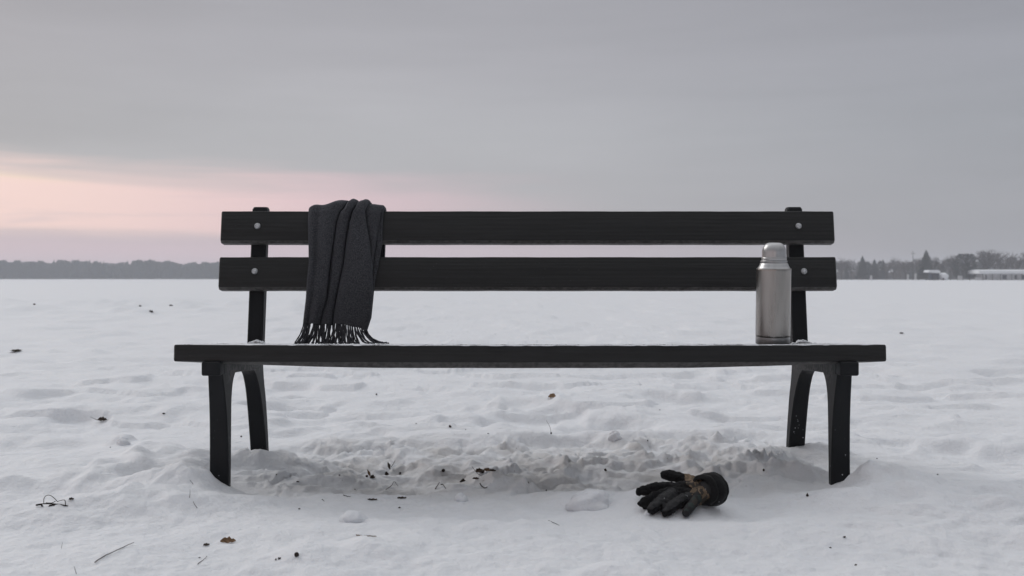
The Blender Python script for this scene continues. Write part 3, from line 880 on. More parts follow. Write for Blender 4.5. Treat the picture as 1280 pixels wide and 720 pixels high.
digits = {
 'thumb': [(872, 606, .020, .02), (855, 600, .022, .0165), (843, 595.5, .022, .0155), (835, 594.5, .020, .0150), (831, 594, .019, .0125)],
 'index': [(858, 611, .016, .018), (838, 609.5, .017, .0148), (822, 609.5, .013, .0146), (808, 613, .009, .0142), (800, 615, .006, .0122)],
 'middle': [(856, 615, .016, .017), (836, 616.5, .016, .0145), (820, 621, .012, .0140), (808, 627, .007, .0130), (802, 630, .003, .0105)],
 'ring': [(854, 617, .015, .017), (840, 619.5, .016, .0160), (828, 627, .012, .0160), (818.5, 634.5, .007, .0150), (814.5, 638, .003, .0122)],
 'little': [(866, 620, .015, .017), (853, 626, .014, .0155), (844, 632, .010, .0158), (836, 638, .005, .0148), (832.5, 641, .002, .0120)],
}
webs = [[(848, 619, .006, .014), (830, 624, .003, .0115), (812, 631, .000, .0100), (806, 634, -.001, .0080)], [(856, 622, .006, .014), (842, 627, .003, .0110), (828, 635, -.001, .0085)],
        [(868, 622, .008, .016), (858, 629, .003, .0110), (850, 634, .000, .0085)], [(850, 612, .010, .014), (832, 614, .008, .0105), (818, 617, .004, .0085)]]
mb = MB()
for ch in webs:
    sdf_chain(mb, [(gp(a, b_, h), r_) for a, b_, h, r_ in ch])
for nm, ch in digits.items():
    sdf_chain(mb, [(gp(a, b_, h), r_) for a, b_, h, r_ in ch])
for chn in ([(848, 612, .014, .019), (870, 612, .017, .028), (882, 612, .022, .028)], [(862, 605, .020, .019), (880, 609, .024, .027)], [(856, 619, .012, .019), (870, 621, .014, .022), (882, 619, .018, .026)],
            [(850, 615, .010, .018), (866, 616, .012, .024)]):
    sdf_chain(mb, [(gp(a, b_, h), r_) for a, b_, h, r_ in chn])
def remeshed(name, mb_, voxel, mat, parent, it=6, disp=None):
    me_ = bpy.data.meshes.new(name); me_.from_pydata(mb_.V, [], mb_.F); me_.update()
    tmp = bpy.data.objects.new(name+'_work', me_); COL.objects.link(tmp)
    m1 = tmp.modifiers.new('r', 'REMESH'); m1.mode = 'VOXEL'; m1.voxel_size = voxel; m1.use_smooth_shade = True
    m2 = tmp.modifiers.new('s', 'SMOOTH'); m2.iterations = it; m2.factor = .5
    dg = bpy.context.evaluated_depsgraph_get(); ev = tmp.evaluated_get(dg)
    out = bpy.data.meshes.new_from_object(ev)
    bpy.data.objects.remove(tmp); bpy.data.meshes.remove(me_)
    n_ = len(out.vertices); C_ = np.empty(n_*3); out.vertices.foreach_get('co', C_); C_ = C_.reshape(-1, 3)
    Nn = np.empty(n_*3); out.vertices.foreach_get('normal', Nn); Nn = Nn.reshape(-1, 3)
    if disp is not None: C_ = C_+Nn*disp(C_)[:, None]
    F_ = [tuple(p.vertices) for p in out.polygons]
    bpy.data.meshes.remove(out)
    return mk(name, C_, F_, mat, parent), C_, Nn, F_
wr = lambda C_: .0024*fbm(C_[:, 0]*75+C_[:, 1]*30, C_[:, 2]*90+C_[:, 1]*40, 5, 3)-.0016*np.clip(1-np.abs(fbm(C_[:, 0]*60-C_[:, 1]*50, C_[:, 2]*60, 6, 2))*5, 0, 1)
gbody, GC, GN, GF = remeshed('glove_body', mb, .0026, M_GL, glove, 5, wr)
def patch(name, pred, off, mat):
    """a sewn-on panel: the glove faces that satisfy pred, lifted off the surface and closed with an edge"""
    cen = np.array([GC[list(f)].mean(0) for f in GF]); nrm = np.array([GN[list(f)].mean(0) for f in GF])
    pxs = 640+cen[:, 0]/cen[:, 1]*FPX; pys = HORIZ+(CAMZ-cen[:, 2])/cen[:, 1]*FPX
    keep = [i for i in range(len(GF)) if pred(pxs[i], pys[i], nrm[i], cen[i])]
    if not keep: return None
    used = sorted({v for i in keep for v in GF[i]}); mp = {v: k for k, v in enumerate(used)}
    V = GC[used]+GN[used]*off
    o_ = mk(name, V, [tuple(mp[v] for v in GF[i]) for i in keep], mat, glove)
    md_ = o_.modifiers.new('smooth', 'SMOOTH'); md_.iterations = 3
    s_ = o_.modifiers.new('thick', 'SOLIDIFY'); s_.thickness = off*1.6; s_.offset = -1
    return o_
def inpoly(x, y, P):
    c = False; j = len(P)-1
    for i in range(len(P)):
        if (P[i][1] > y) != (P[j][1] > y) and x < (P[j][0]-P[i][0])*(y-P[i][1])/(P[j][1]-P[i][1])+P[i][0]: c = not c
        j = i
    return c
camo_poly = [(855, 590), (866, 594), (880, 602), (892, 612), (890, 640), (872, 636), (869, 624), (862, 616), (866, 611), (858, 607)]
patch('wrist_panel', lambda x, y, n_, c: inpoly(x, y, camo_poly), .0012, M_CAMO)
def near_chain(c, ch, r_):
    best = 9
    for a, b_ in zip(ch[:-1], ch[1:]):
        p = gp(*a[:3]); q_ = gp(*b_[:3]); d = q_-p; t_ = max(0, min(1, (Vector(c)-p).dot(d)/d.length_squared)); best = min(best, (Vector(c)-p-d*t_).length)
    return best < r_
for nm in ('ring', 'little'):
    ch = digits[nm]
    patch('finger_panel', lambda x, y, n_, c, ch=ch: n_[2] > .25 and n_[1] < .55 and near_chain(c, ch[1:], .0185), .0011, M_GLP)
patch('knuckle_panel', lambda x, y, n_, c: inpoly(x, y, [(856, 616), (866, 616), (872, 622), (873, 632), (862, 628)]), .0012, M_GLP)
# pull tab hanging from the wrist
mb = MB(); sdf_chain(mb, [(gp(a, b_, h), r_) for a, b_, h, r_ in [(874, 620, .020, .016), (868, 629, .014, .0130), (861, 637, .007, .0130), (858, 642, .003, .0110)]])
remeshed('wrist_tab', mb, .0026, M_CAMOD, glove, 4)
# cuff: a padded band, axis running right and away
cuff_c = gp(888, 612, .030); A_ = Vector((.80, .56, -.04)).normalized()
U_ = Vector((0, 0, 1)); U_ = (U_-A_*U_.dot(A_)).normalized(); S2 = A_.cross(U_)
rings = []
prof = [(-.030, .028), (-.030, .034), (-.026, .0385), (-.018, .0400), (-.0165, .0386), (-.0150, .0400), (-.004, .0422), (.010, .0428), (.0115, .0416), (.013, .0425), (.021, .0405), (.026, .0365), (.0275, .032), (.024, .029), (.0, .030), (-.02, .026)]
for (a, r_) in prof:
    ring = []
    for k in range(56):
        th = 2*math.pi*k/56; wv_ = 1+.020*math.sin(5*th+a*60)+.012*math.sin(11*th+a*130)
        ring.append(cuff_c+A_*a+(U_*math.cos(th)*.98+S2*math.sin(th)*1.12)*r_*1.06*wv_)
    rings.append(ring)
V, F = loft(rings, False)
mk('cuff', V, F, M_GL, glove)
# lining seen inside the cuff
V, F = loft([[cuff_c+A_*a+(U_*math.cos(2*math.pi*k/32)+S2*math.sin(2*math.pi*k/32)*1.1)*r_ for k in range(32)] for a, r_ in ((.018, .0285), (.0, .029), (-.024, .022), (-.028, .002))], False)
mk('cuff_lining', V, F, M_GLP, glove)

# ------------------------------------------------------------------ clumps of snow thrown up around the bench
def snow_clump(px, py, w, h, label, seed, flat=1.0):
    g0 = ground(px, py); r2 = random.Random(seed)
    V, F = sphere((0, 0, 0), 1, 40, 26)
    V = np.array(V); n_ = V.copy()
    a = 1+.22*fbm(n_[:, 0]*1.0+seed, n_[:, 1]*1.0+n_[:, 2]*1.2, 100+seed, 2)+.05*fbm(n_[:, 0]*4+seed, n_[:, 1]*4+n_[:, 2]*5, 120+seed, 3)
    V = V*a[:, None]; V[:, 2] = np.where(V[:, 2] > 0, V[:, 2]**1, V[:, 2])
    c_, s_ = math.cos(seed), math.sin(seed)
    X = (V[:, 0]*c_-V[:, 1]*s_)*w/2; Y = (V[:, 0]*s_+V[:, 1]*c_)*w/2*.9; Z = V[:, 2]*h*.75
    P = np.stack([X+g0.x, Y+g0.y, Z+g0.z-h*.02*flat], 1)
    o_ = mk('snow_clump', P, F, M_SNOW, None, loc=tuple(g0))
    return tag(o_, label, 'snow clump', 'clumps of snow around the bench')
snow_clump(737, 633, .125, .060, 'largest broken snow clump, left of the glove at the hollow rim', 1)
snow_clump(577, 627, .036, .030, 'small round snow clump standing on the near rim of the hollow', 2)
snow_clump(440, 651, .070, .032, 'pale snow clump above and left of the thin straight stick', 3)
snow_clump(810, 643, .018, .013, 'tiny snow ball touching the fingertips of the glove', 4)
snow_clump(153, 556, .05, .035, 'snow clump sitting on the drift behind the wiry twig tangle', 6)
snow_clump(768, 548, .05, .035, 'rounded snow clump on the far rim of the hollow under the bench', 7)

# ------------------------------------------------------------------ litter on the snow
M_TWIG = simple('dark_twig', (.014, .011, .010), (.040, .030, .025), 200, .8, .4, .0006)
M_LEAFD = simple('dark_rotten_leaf', (.022, .016, .013), (.070, .050, .038), 160, .75, .4, .0008)
M_LEAFB = simple('brown_dead_leaf', (.10, .055, .028), (.20, .115, .055), 120, .7, .4, .0008)
M_LEAFM = simple('brown_rotting_leaf', (.035, .022, .014), (.11, .07, .042), 120, .75, .4, .0008)
M_STRAW = simple('pale_straw', (.11, .085, .06), (.20, .155, .11), 120, .8, .3, .0004)
M_CLOD = simple('dark_soil', (.020, .016, .014), (.070, .055, .045), 150, .9, .6, .002)
M_BARK = simple('olive_bark', (.045, .040, .028), (.10, .088, .06), 80, .85, .6, .002)
def twig(points, r0, label, lifts=None, mat=None, name='twig', cat='twig', branches=()):
    """points are photograph pixels on the snow"""
    def P3(pp, lf):
        g = ground(*pp); return Vector((g.x, g.y, g.z+lf))
    mb_ = MB(); lifts = lifts or [r0]*len(points)
    pts = [P3(p, l_) for p, l_ in zip(points, lifts)]
    base = pts[0].copy()
    path_ = chaikin([tuple(p) for p in pts], 2)
    path_ = [(p[0]+random.uniform(-1, 1)*r0*.5, p[1], p[2]+random.uniform(-1, 1)*r0*.4) for p in path_]
    n_ = len(path_); mb_.add(*tube(path_, [r0*(1-.5*i/(n_-1)) for i in range(n_)], 6))
    o_ = mk(name, mb_.V, mb_.F, mat or M_TWIG, None, loc=tuple(base))
    return tag(o_, label, cat)
def standing(px, py, dx_px, dy_px, r0, label, mat=None, curve=0.0, name='grass_stalk', cat='grass stalk', seed_head=False):
    g = ground(px, py); Y = g.y
    top = Vector((g.x+dx_px*Y/FPX, Y+.004, g.z-dy_px*Y/FPX))
    mid = (g+top)/2+Vector((curve*Y/FPX, 0, 0))
    pts = chaikin([(g.x, g.y, g.z-.01), tuple(g), tuple(mid), tuple(top)], 2); n_ = len(pts)
    mb_ = MB(); mb_.add(*tube(pts, [r0*(1-.6*i/(n_-1)) for i in range(n_)], 5))
    if seed_head: mb_.add(*sphere(tuple(g+Vector((0, 0, .004))), .0035, 8, 6, 1, 1, 1.2))
    return tag(mk(name, mb_.V, mb_.F, mat or M_TWIG, None, loc=tuple(g)), label, cat)
def leaf(px, py, w, d, rot, label, mat, curl=.3, stalk=0.0, name='dead_leaf', cat='leaf', tilt=0.0):
    g = ground(px, py); nu, nv = 18, 9; V = []; F = []
    for i in range(nu+1):
        u = i/nu; half = d/2*(math.sin(math.pi*u**.85)**.8+.05)*(1+.12*math.sin(u*23+px))
        for j in range(nv+1):
            v = j/nv*2-1
            x = (u-.5)*w; y = v*half; z = curl*(abs(v)**2*half)+curl*.4*w*(u-.5)**2+.0012*math.sin(u*17+v*5)
            V.append((x, y, z+y*math.tan(tilt)))
    for i in range(nu):
        for j in range(nv):
            a = i*(nv+1)+j; F.append((a, a+1, a+nv+2, a+nv+1))
    V = np.array(V); c_, s_ = math.cos(rot), math.sin(rot)
    V = np.stack([V[:, 0]*c_-V[:, 1]*s_+g.x, V[:, 0]*s_+V[:, 1]*c_+g.y, V[:, 2]+g.z+.0015+max(0, d/2*math.tan(tilt))*.6], 1)
    V = V.tolist()
    mb_ = MB(); mb_.add(V, F)
    if stalk:
        a = Vector(V[nv//2]); mb_.add(*tube([a, a+Vector((-stalk*.5*c_, -stalk*.5*s_, stalk*.25)), a+Vector((-stalk*c_, -stalk*s_, stalk*.5))], [.0012, .0010, .0007], 5))
    o_ = mk(name, mb_.V, mb_.F, mat, None, loc=tuple(g))
    md_ = o_.modifiers.new('thick', 'SOLIDIFY'); md_.thickness = .0008
    return tag(o_, label, cat)
def clod(px, py, w, label, mat=None, name='soil_clod', cat='clod', h=.7, seed=0, round_=False, group=None):
    g = ground(px, py); V, F = sphere((0, 0, 0), 1, 16, 12); V = np.array(V)
    k = .06 if round_ else .75
    if not round_: w = w*(.70 if w < .03 else .62)
    a = 1+k*fbm(V[:, 0]*1.6+px, V[:, 1]*1.6+V[:, 2]*2, 130+seed, 3)
    V = V*a[:, None]*np.array([w/2*(1 if round_ else 1+.4*math.sin(px)), w/2, w/2*h*(1 if round_ else 1+.25*math.cos(py))])+np.array([g.x, g.y, g.z+w*h*.28])
    return tag(mk(name, V, F, mat or M_CLOD, None, loc=tuple(g)), label, cat, group)

# the wiry tangle at the left
tg = ground(66, 633); tY = tg.y
def t3(px, py, dyy=0): Y = tY+dyy; return Vector((X_at(px, Y), Y, Z_at(py, Y)))
mb = MB()
for seq, r_ in (([(44, 631.5), (50, 630.5), (60, 630), (72, 631), (80, 632.5), (88, 634), (95, 633.5)], .0016), ([(53.5, 630), (53.5, 623), (57, 619.5), (62, 619.5), (67, 623.5), (70.5, 627.5)], .0009),
               ([(70.5, 627.5), (75, 626), (80.5, 625), (80.7, 633), (81.5, 636)], .0010), ([(56, 629), (64, 629.5), (68, 627)], .0010), ([(50, 631), (52.5, 634.5)], .0022), ([(57, 637), (61, 633), (66, 631.5)], .0024),
               ([(61, 632), (64.5, 636), (67, 633), (66, 631)], .0022), ([(78, 632), (84, 634.5), (87, 635.5)], .0009), ([(44, 632), (50, 631)], .0026)):
    pts = chaikin([tuple(t3(a, b_, .006*math.sin(a))) for a, b_ in seq], 2); mb.add(*tube(pts, r_, 6))
tag(mk('twig_tangle', mb.V, mb.F, M_TWIG, None, loc=tuple(tg)), 'wiry tangle of thin dark twigs with a raised loop, on snow left of the bench', 'twig')
leaf(88, 627, .012, .010, .4, 'tiny grey curled leaf just beyond the wiry twig tangle', M_LEAFD, .8)

twig([(117, 707), (126, 701), (134, 697), (146, 691), (156, 686), (166, 682)], .0012, 'long thin twig with a dark bud lying at the bottom left', [.004, .003, .004, .004, .004, .005])
twig([(246, 709), (252, 703), (258, 697)], .0009, 'short hair-thin twig below the orange-brown leaf', [.001]*3)
standing(75, 687, 1, -8, .0006, 'single faint grass blade left of the long thin twig', M_STRAW)
standing(94, 719, -4, -9, .0008, 'thin blade at the very bottom edge below the long thin twig', M_TWIG)
standing(236, 626, 0, -10, .0010, 'short upright stalk left of the front leg snow mound, farther of two', M_TWIG, .5)
standing(246, 638, -6, -8, .0011, 'short bent stalk left of the front leg snow mound, nearer of two', M_TWIG, -1)
standing(241, 607, -5, -5, .0010, 'tiny slanting stalk just beside the left front bench leg', M_TWIG)
leaf(284, 680, .036, .016, .1, 'curled orange-brown dead leaf in front of the left bench leg', M_LEAFB, .5, 0, tilt=R(25))
leaf(257, 684, .014, .007, .5, 'small dark leaf scrap left of the orange-brown leaf', M_LEAFD, .6, tilt=R(20))
clod(370, 698, .0105, 'round black pebble near the bottom edge of the photo', M_TWIG, 'pebble', 'pebble', 1.0, 1, True)
clod(344, 703, .0065, 'left one of two tiny bark crumbs beside the round black pebble', M_LEAFD, 'bark_crumb', 'crumb', .8, 2)
clod(348.5, 701.5, .0075, 'right one of two tiny bark crumbs beside the round black pebble', M_LEAFD, 'bark_crumb', 'crumb', .9, 3)
twig([(445, 671), (458, 672), (470, 673)], .0017, 'short straight pale brown stick lying in front of the bench', [.002]*3, M_STRAW, 'stick', 'stick')
twig([(686, 652), (692, 655), (699, 658)], .0010, 'thin slanting twig in the open snow left of the glove', [.001]*3)
standing(754, 634, 2, -12, .0008, 'thin upright blade beside the largest snow clump', M_TWIG, .5)
standing(689, 543, -6, -17, .0010, 'thin tall curved grass stalk beyond the hollow', M_TWIG, 2, seed_head=True)
leaf(690, 498, .042, .030, -.6, 'small brown curled leaf seen below the seat in the middle', M_LEAFB, .5, 0, tilt=R(28))
leaf(127, 528, .040, .024, .2, 'dark shrivelled leaf with stalks on snow left of the bench', M_LEAFD, .9, .03, tilt=R(15))
clod(204, 518, .014, 'small dark clod left of the bench, right of the shrivelled leaf', None, seed=5)
clod(137, 560, .007, 'tiny brown crumb on the drift left of the bench', M_LEAFD, 'bark_crumb', 'crumb', .8, 6)
clod(11+8, 438.5, .10, 'flat olive strip of bark far out at the left edge', M_BARK, 'bark_strip', 'bark', .20, 7)
for k, (a, b_, w_, lb) in enumerate(((36, 385, .085, 'leftmost distant dark clod, of a close pair'), (43, 381, .10, 'distant dark clod right in the close pair at far left'), (175, 383.5, .11, 'distant dark clod left of the lower slat end, leftmost of three'),
        (189, 390, .09, 'lowest of three distant dark clods left of the bench'), (213.5, 382.5, .10, 'rightmost of three distant dark clods left of the bench'), (1127, 417, .045, 'lone dark clod on open snow right of the bench'))):
    clod(a, b_, w_, lb, None, seed=8+k, h=.5, group='clods scattered over the far snow')
for k, (a, b_, w_, lb) in enumerate(((470.5, 494, .016, 'dark clod below the seat under the scarf'), (562.5, 535.5, .015, 'darkest clod on the far rim of the hollow'), (520, 531, .008, 'reddish crumb on the far rim left of the darkest clod'), (582, 537.5, .007, 'faint crumb just right of the darkest rim clod'),
        (610, 543, .009, 'dark crumb on the rim left of the tall curved stalk'), (301, 547, .010, 'pair of crumbs merged behind the left bench leg'), (825, 513, .006, 'tiny crumb far behind the glove'), (810, 553, .007, 'tiny crumb on the rim behind the glove'))):
    clod(a, b_, w_, lb, M_LEAFD if 'reddish' in lb else None, 'soil_clod' if 'clod' in lb else 'soil_crumb', 'clod' if 'clod' in lb else 'crumb', .8, 20+k)
# dark litter in the middle of the hollow
clod(465, 599, .022, 'largest chunk of dark rotten bark in the hollow', M_LEAFD, 'bark_chunk', 'bark', .8, 30)
clod(458, 597, .013, 'small dark bark piece touching the largest chunk in the hollow', M_LEAFD, 'bark_chunk', 'bark', .7, 31)
leaf(461, 596, .014, .010, 1.2, 'upright pinkish leaf scrap on the largest bark chunk', M_LEAFB, .5, 0, tilt=R(60))
leaf(486, 588, .022, .008, 1.3, 'narrow folded leaf standing up behind the bark chunk', M_LEAFD, .8, 0, tilt=R(70))
twig([(489, 590), (494, 584)], .0013, 'short upright twig beside the narrow folded leaf', [.004, .016], M_TWIG)
leaf(483, 597, .013, .011, .2, 'small ring-shaped leaf curl right of the bark chunk', M_LEAFD, 1.2, 0, tilt=R(30))
clod(500, 593, .012, 'dark seed pod in the hollow right of the narrow folded leaf', M_TWIG, 'seed_pod', 'seed pod', 1.0, 32)
twig([(479, 617), (486, 612), (490, 609), (492, 605), (497, 609)], .0012, 'forked black twig in the front of the hollow', [.001, .002, .004, .006, .002])
clod(554, 592.5, .012, 'round dark pod in the middle of the hollow', M_TWIG, 'seed_pod', 'seed pod', .9, 33, True)
clod(578.5, 603, .020, 'dark glossy lump in the hollow below the seat centre', M_CLOD, 'soil_clod', 'clod', .6, 34)
leaf(600, 592, .030, .020, .3, 'largest tattered brown leaf in the hollow', M_LEAFM, .5, 0, tilt=R(22))
clod(603, 594, .020, 'dark clump of soil under the tattered brown leaf', M_CLOD, 'soil_clod', 'clod', .6, 35)
leaf(609, 590, .026, .014, -.2, 'small brown leaf right of the tattered brown leaf', M_LEAFB, .6, 0, tilt=R(22))
leaf(616, 592, .018, .010, .1, 'rightmost small leaf scrap in the hollow litter', M_LEAFD, .6, 0, tilt=R(15))
leaf(595, 602, .022, .010, -.1, 'thin leaf scrap in front of the tattered brown leaf', M_LEAFD, .5, 0, tilt=R(15))
twig([(590, 588), (596, 594), (602, 597)], .0009, 'hair-thin twig slanting under the tattered brown leaf', [.010, .004, .001])
twig([(544, 612), (547, 609), (549, 607)], .0016, 'left one of two short black twig bits near the front rim', [.001, .004, .006])
twig([(551, 609), (554, 609.5), (557, 612)], .0017, 'right one of two short black twig bits near the front rim', [.005, .004, .001])
twig([(600, 608), (603, 611), (606, 613), (609, 611.5)], .0020, 'hooked black twig bit in front of the dark glossy lump', [.006, .003, .002, .002])
leaf(502, 624.5, .026, .010, .1, 'flat dark leaf scrap on the near rim of the hollow, right one', M_LEAFD, .3, 0, tilt=R(10))
leaf(465, 626, .028, .008, .0, 'flat dark leaf scrap on the near rim of the hollow, left one', M_LEAFD, .2, 0, tilt=R(8))
twig([(402, 626), (405, 629)], .0012, 'short dark twig bit on the near rim below the scarf', [.001, .001])
twig([(429, 620), (434, 623), (438, 623)], .0011, 'tiny curved twig near the left end of the hollow', [.001, .002, .001])
for k, (a, b_, w_, lb) in enumerate(((373.5, 638, .007, 'lone dark crumb on smooth snow inside the left legs'), (499, 638, .007, 'lone dark crumb on smooth snow left of the small round clump'), (1010, 622, .014, 'dark clod near the right front leg'), (372, 605, .008, 'dark crumb in the hollow behind the left front leg'),
        (345, 602, .006, 'tiny crumb close behind the left front leg'), (660, 610, .008, 'small dark crumb in the right half of the hollow'), (683, 614, .008, 'dark crumb in the hollow left of the largest snow clump'), (757, 591, .012, 'dark crumb lodged between crust plates behind the glove'),
        (424, 595, .007, 'tiny crumb in the hollow under the scarf'), (443, 614, .006, 'tiny crumb in front of the largest bark chunk'), (1056.5, 675, .007, 'dark crumb in front of the right front leg'), (1039, 687, .006, 'smaller dark crumb at the bottom right'),
        (1173, 594.5, .007, 'lone crumb on smooth snow right of the bench'), (955, 590, .010, 'dark crumb on the crust inside the right legs'), (1097, 574, .006, 'tiny crumb just beyond the right front leg'), (248, 700, .005, 'tiny dark crumb near the hair-thin twig'),
        (1071, 709, .006, 'faint crumb at the bottom edge on the right'))):
    clod(a, b_, w_, lb, M_LEAFD if k % 2 else None, 'soil_crumb' if 'crumb' in lb else 'soil_clod', 'crumb' if 'crumb' in lb else 'clod', .8, 40+k)

# ------------------------------------------------------------------ far shore: woods
M_FIR = simple('dark_conifer', (.018, .024, .020), (.040, .046, .038), .8, .95, 0)
M_BRANCH = simple('bare_branches', (.050, .043, .040), (.095, .080, .072), .5, .95, 0)
def conifer(rs, H_):
    V = []; F = []
    n_ = 17
    for i in range(n_):
        f = i/(n_-1); z = H_*(.10+.88*f); r_ = H_*.25*(1-f)**.7*rs.uniform(.75, 1.2)+.15
        m_ = 13
        for k in range(m_):
            a = 2*math.pi*(k+rs.random())/m_; L = r_*rs.uniform(.6, 1.15); w = .30*r_+.12
            c_, s_ = math.cos(a), math.sin(a); b0 = len(V)
            V += [(0, 0, z+.10*H_*.4), (L*.6*c_-w*s_, L*.6*s_+w*c_, z-.02*H_), (L*c_, L*s_, z-.06*H_), (L*.6*c_+w*s_, L*.6*s_-w*c_, z-.02*H_)]
            F.append((b0, b0+1, b0+2, b0+3))
    tv, tf = tube([(0, 0, -.3), (0, 0, H_*.5), (0, 0, H_*.98)], [H_*.018, H_*.011, .02], 6)
    return (V, F), (tv, tf)
def bare(rs, H_, spread=1.0, twiggy=1.0):
    """bare broadleaf: trunk and limbs, and the mass of fine twigs as thin slivers"""
    T = MB(); C_ = MB()
    def sliver(p, q_, w):
        d = (q_-p); s_ = d.cross(Vector((rs.uniform(-1, 1), rs.uniform(-1, 1), .3)))
        if s_.length < 1e-6: return
        s_ = s_.normalized()*w; k = len(C_.V)
        C_.V += [tuple(p-s_), tuple(p+s_), tuple(q_+s_*.3), tuple(q_-s_*.3)]; C_.F.append((k, k+1, k+2, k+3))
    def grow(p, d, L, r_, lv):
        q_ = p+d*L
        mid = p.lerp(q_, .5)+Vector((rs.uniform(-1, 1), rs.uniform(-1, 1), 0))*L*.06
        if lv <= 2: T.add(*tube([p, mid, q_], [r_, r_*.8, r_*.62], 5, False))
        else: sliver(p, q_, max(r_, .022))
        if lv == 5: return
        n_ = (4, 4, 4, 4, 4)[lv]
        for k in range(n_):
            a = rs.uniform(0, 6.28); sp = rs.uniform(.35, .8)*spread
            nd = (d+Vector((math.cos(a)*sp, math.sin(a)*sp, rs.uniform(-.05, .30)))).normalized()
            grow(p.lerp(q_, rs.uniform(.55, 1.0)), nd, L*rs.uniform(.58, .80), r_*.58, lv+1)
    grow(Vector((0, 0, -.3)), Vector((rs.uniform(-.05, .05), rs.uniform(-.05, .05), 1)).normalized(), H_*.32, H_*.020, 0)
    zs_ = [v[2] for v in C_.V]; k = H_/max(zs_)
    T.V = [(v[0]*k, v[1]*k, v[2]*k if v[2] > 0 else v[2]) for v in T.V]; C_.V = [(v[0]*k, v[1]*k, v[2]*k) for v in C_.V]
    return (C_.V, C_.F), (T.V, T.F)
def bush(rs, H_, wd):
    """dense broad crown of ragged dark sprays reaching almost to the ground"""
    V = []; F = []
    for k in range(1500):
        a = rs.uniform(0, 6.28); f = rs.random(); z = H_*(.08+.90*f)
        env = H_*wd*(math.sin(math.pi*(.12+.86*f**1.15))**.6)*(1+.22*math.sin(3*a+f*9)+.12*math.sin(7*a-f*15))
        r_ = env*rs.uniform(.25, 1.0)**.6; s_ = rs.uniform(.22, .55)
        p = Vector((math.cos(a)*r_, math.sin(a)*r_, z))
        d = Vector((math.cos(a), math.sin(a), rs.uniform(.2, 1.4))).normalized(); w = d.cross(Vector((rs.uniform(-1, 1), rs.uniform(-1, 1), rs.uniform(-1, 1))))
        if w.length < .05: continue
        w = w.normalized()*s_*.32; q_ = p+d*s_*1.5; b0 = len(V)
        V += [tuple(p-w), tuple(p+w), tuple(q_+w*.3), tuple(q_-w*.3)]; F.append((b0, b0+1, b0+2, b0+3))
    tv, tf = tube([(0, 0, -.3), (0, 0, H_*.5), (0, 0, H_*.85)], [H_*.022, H_*.014, .03], 6)
    return (V, F), (tv, tf)
protos = []
for i in range(5):
    rs = random.Random(50+i); protos.append(('bare', bare(rs, 10, rs.uniform(.8, 1.2))))
for i in range(3):
    rs = random.Random(70+i); protos.append(('fir', conifer(rs, 10)))
for i in range(4):
    rs = random.Random(90+i); protos.append(('bush', bush(rs, 10, (.24, .30, .20, .34)[i])))
def wood(name, label, spots, seed):
    rs = random.Random(seed); Vs = []; Fs = []; Ms = []; off = 0
    arr = [(k, np.array(a[0]+b_[0]), [tuple(f) for f in a[1]]+[tuple(i+len(a[0]) for i in f) for f in b_[1]]) for k, (a, b_) in protos]
    for (x, y, h, kind) in spots:
        cand = [a for a in arr if a[0] == kind]; k, V, F = rs.choice(cand)
        a = rs.uniform(0, 6.28); c_, s_ = math.cos(a), math.sin(a); sc = h/10.; wd = sc*rs.uniform(.9, 1.3)
        P = np.stack([(V[:, 0]*c_-V[:, 1]*s_)*wd+x, (V[:, 0]*s_+V[:, 1]*c_)*wd+y, V[:, 2]*sc], 1)
        Vs.append(P); Fs += [tuple(i+off for i in f) for f in F]; Ms += [0 if kind == 'bare' else 1]*len(F); off += len(P)
    me_ = bpy.data.meshes.new(name); me_.from_pydata(np.concatenate(Vs).tolist(), [], Fs)
    me_.materials.append(M_BRANCH); me_.materials.append(M_FIR); me_.polygons.foreach_set('material_index', Ms); me_.update()
    o_ = bpy.data.objects.new(name, me_); COL.objects.link(o_)
    return tag(o_, label, 'wood', kind='stuff')
rs = random.Random(9)
# left shore, about 800 m away: a dense dark line of mostly conifers
spots = []
for k in range(1060):
    px = rs.uniform(-1000, 760); Y = rs.uniform(800, 850); x = X_at(px, Y)
    h = 14.2+1.4*float(pn(np.array([px*.02]), np.array([.5]), 5)[0])+rs.uniform(-1.9, 1.1)-max(0, (px-90)/600.)*1.8+min(1, max(0, (60-px)/60))*.8
    spots.append((x, Y, h*(1 if k % 5 else 1.05), 'bush' if k % 5 else 'fir'))
wood('distant_wood', 'long hazy dark line of trees on the far left shore', spots, 1)
spots = []
for k in range(300):
    px = rs.uniform(620, 1750); Y = rs.uniform(455, 520); x = X_at(px, Y)
    h = (8.6+.8*float(pn(np.array([px*.03]), np.array([1.5]), 5)[0])+rs.uniform(-1.3, 1.2)+min(2, max(0, (px-1150)/130.))*1.0)*Y/485
    spots.append((x, Y, h, rs.choice(('bare', 'bare', 'bare', 'bare', 'bare', 'bush', 'fir'))))
wood('hazy_wood', 'hazy line of bare trees along the far right shore', spots, 2)
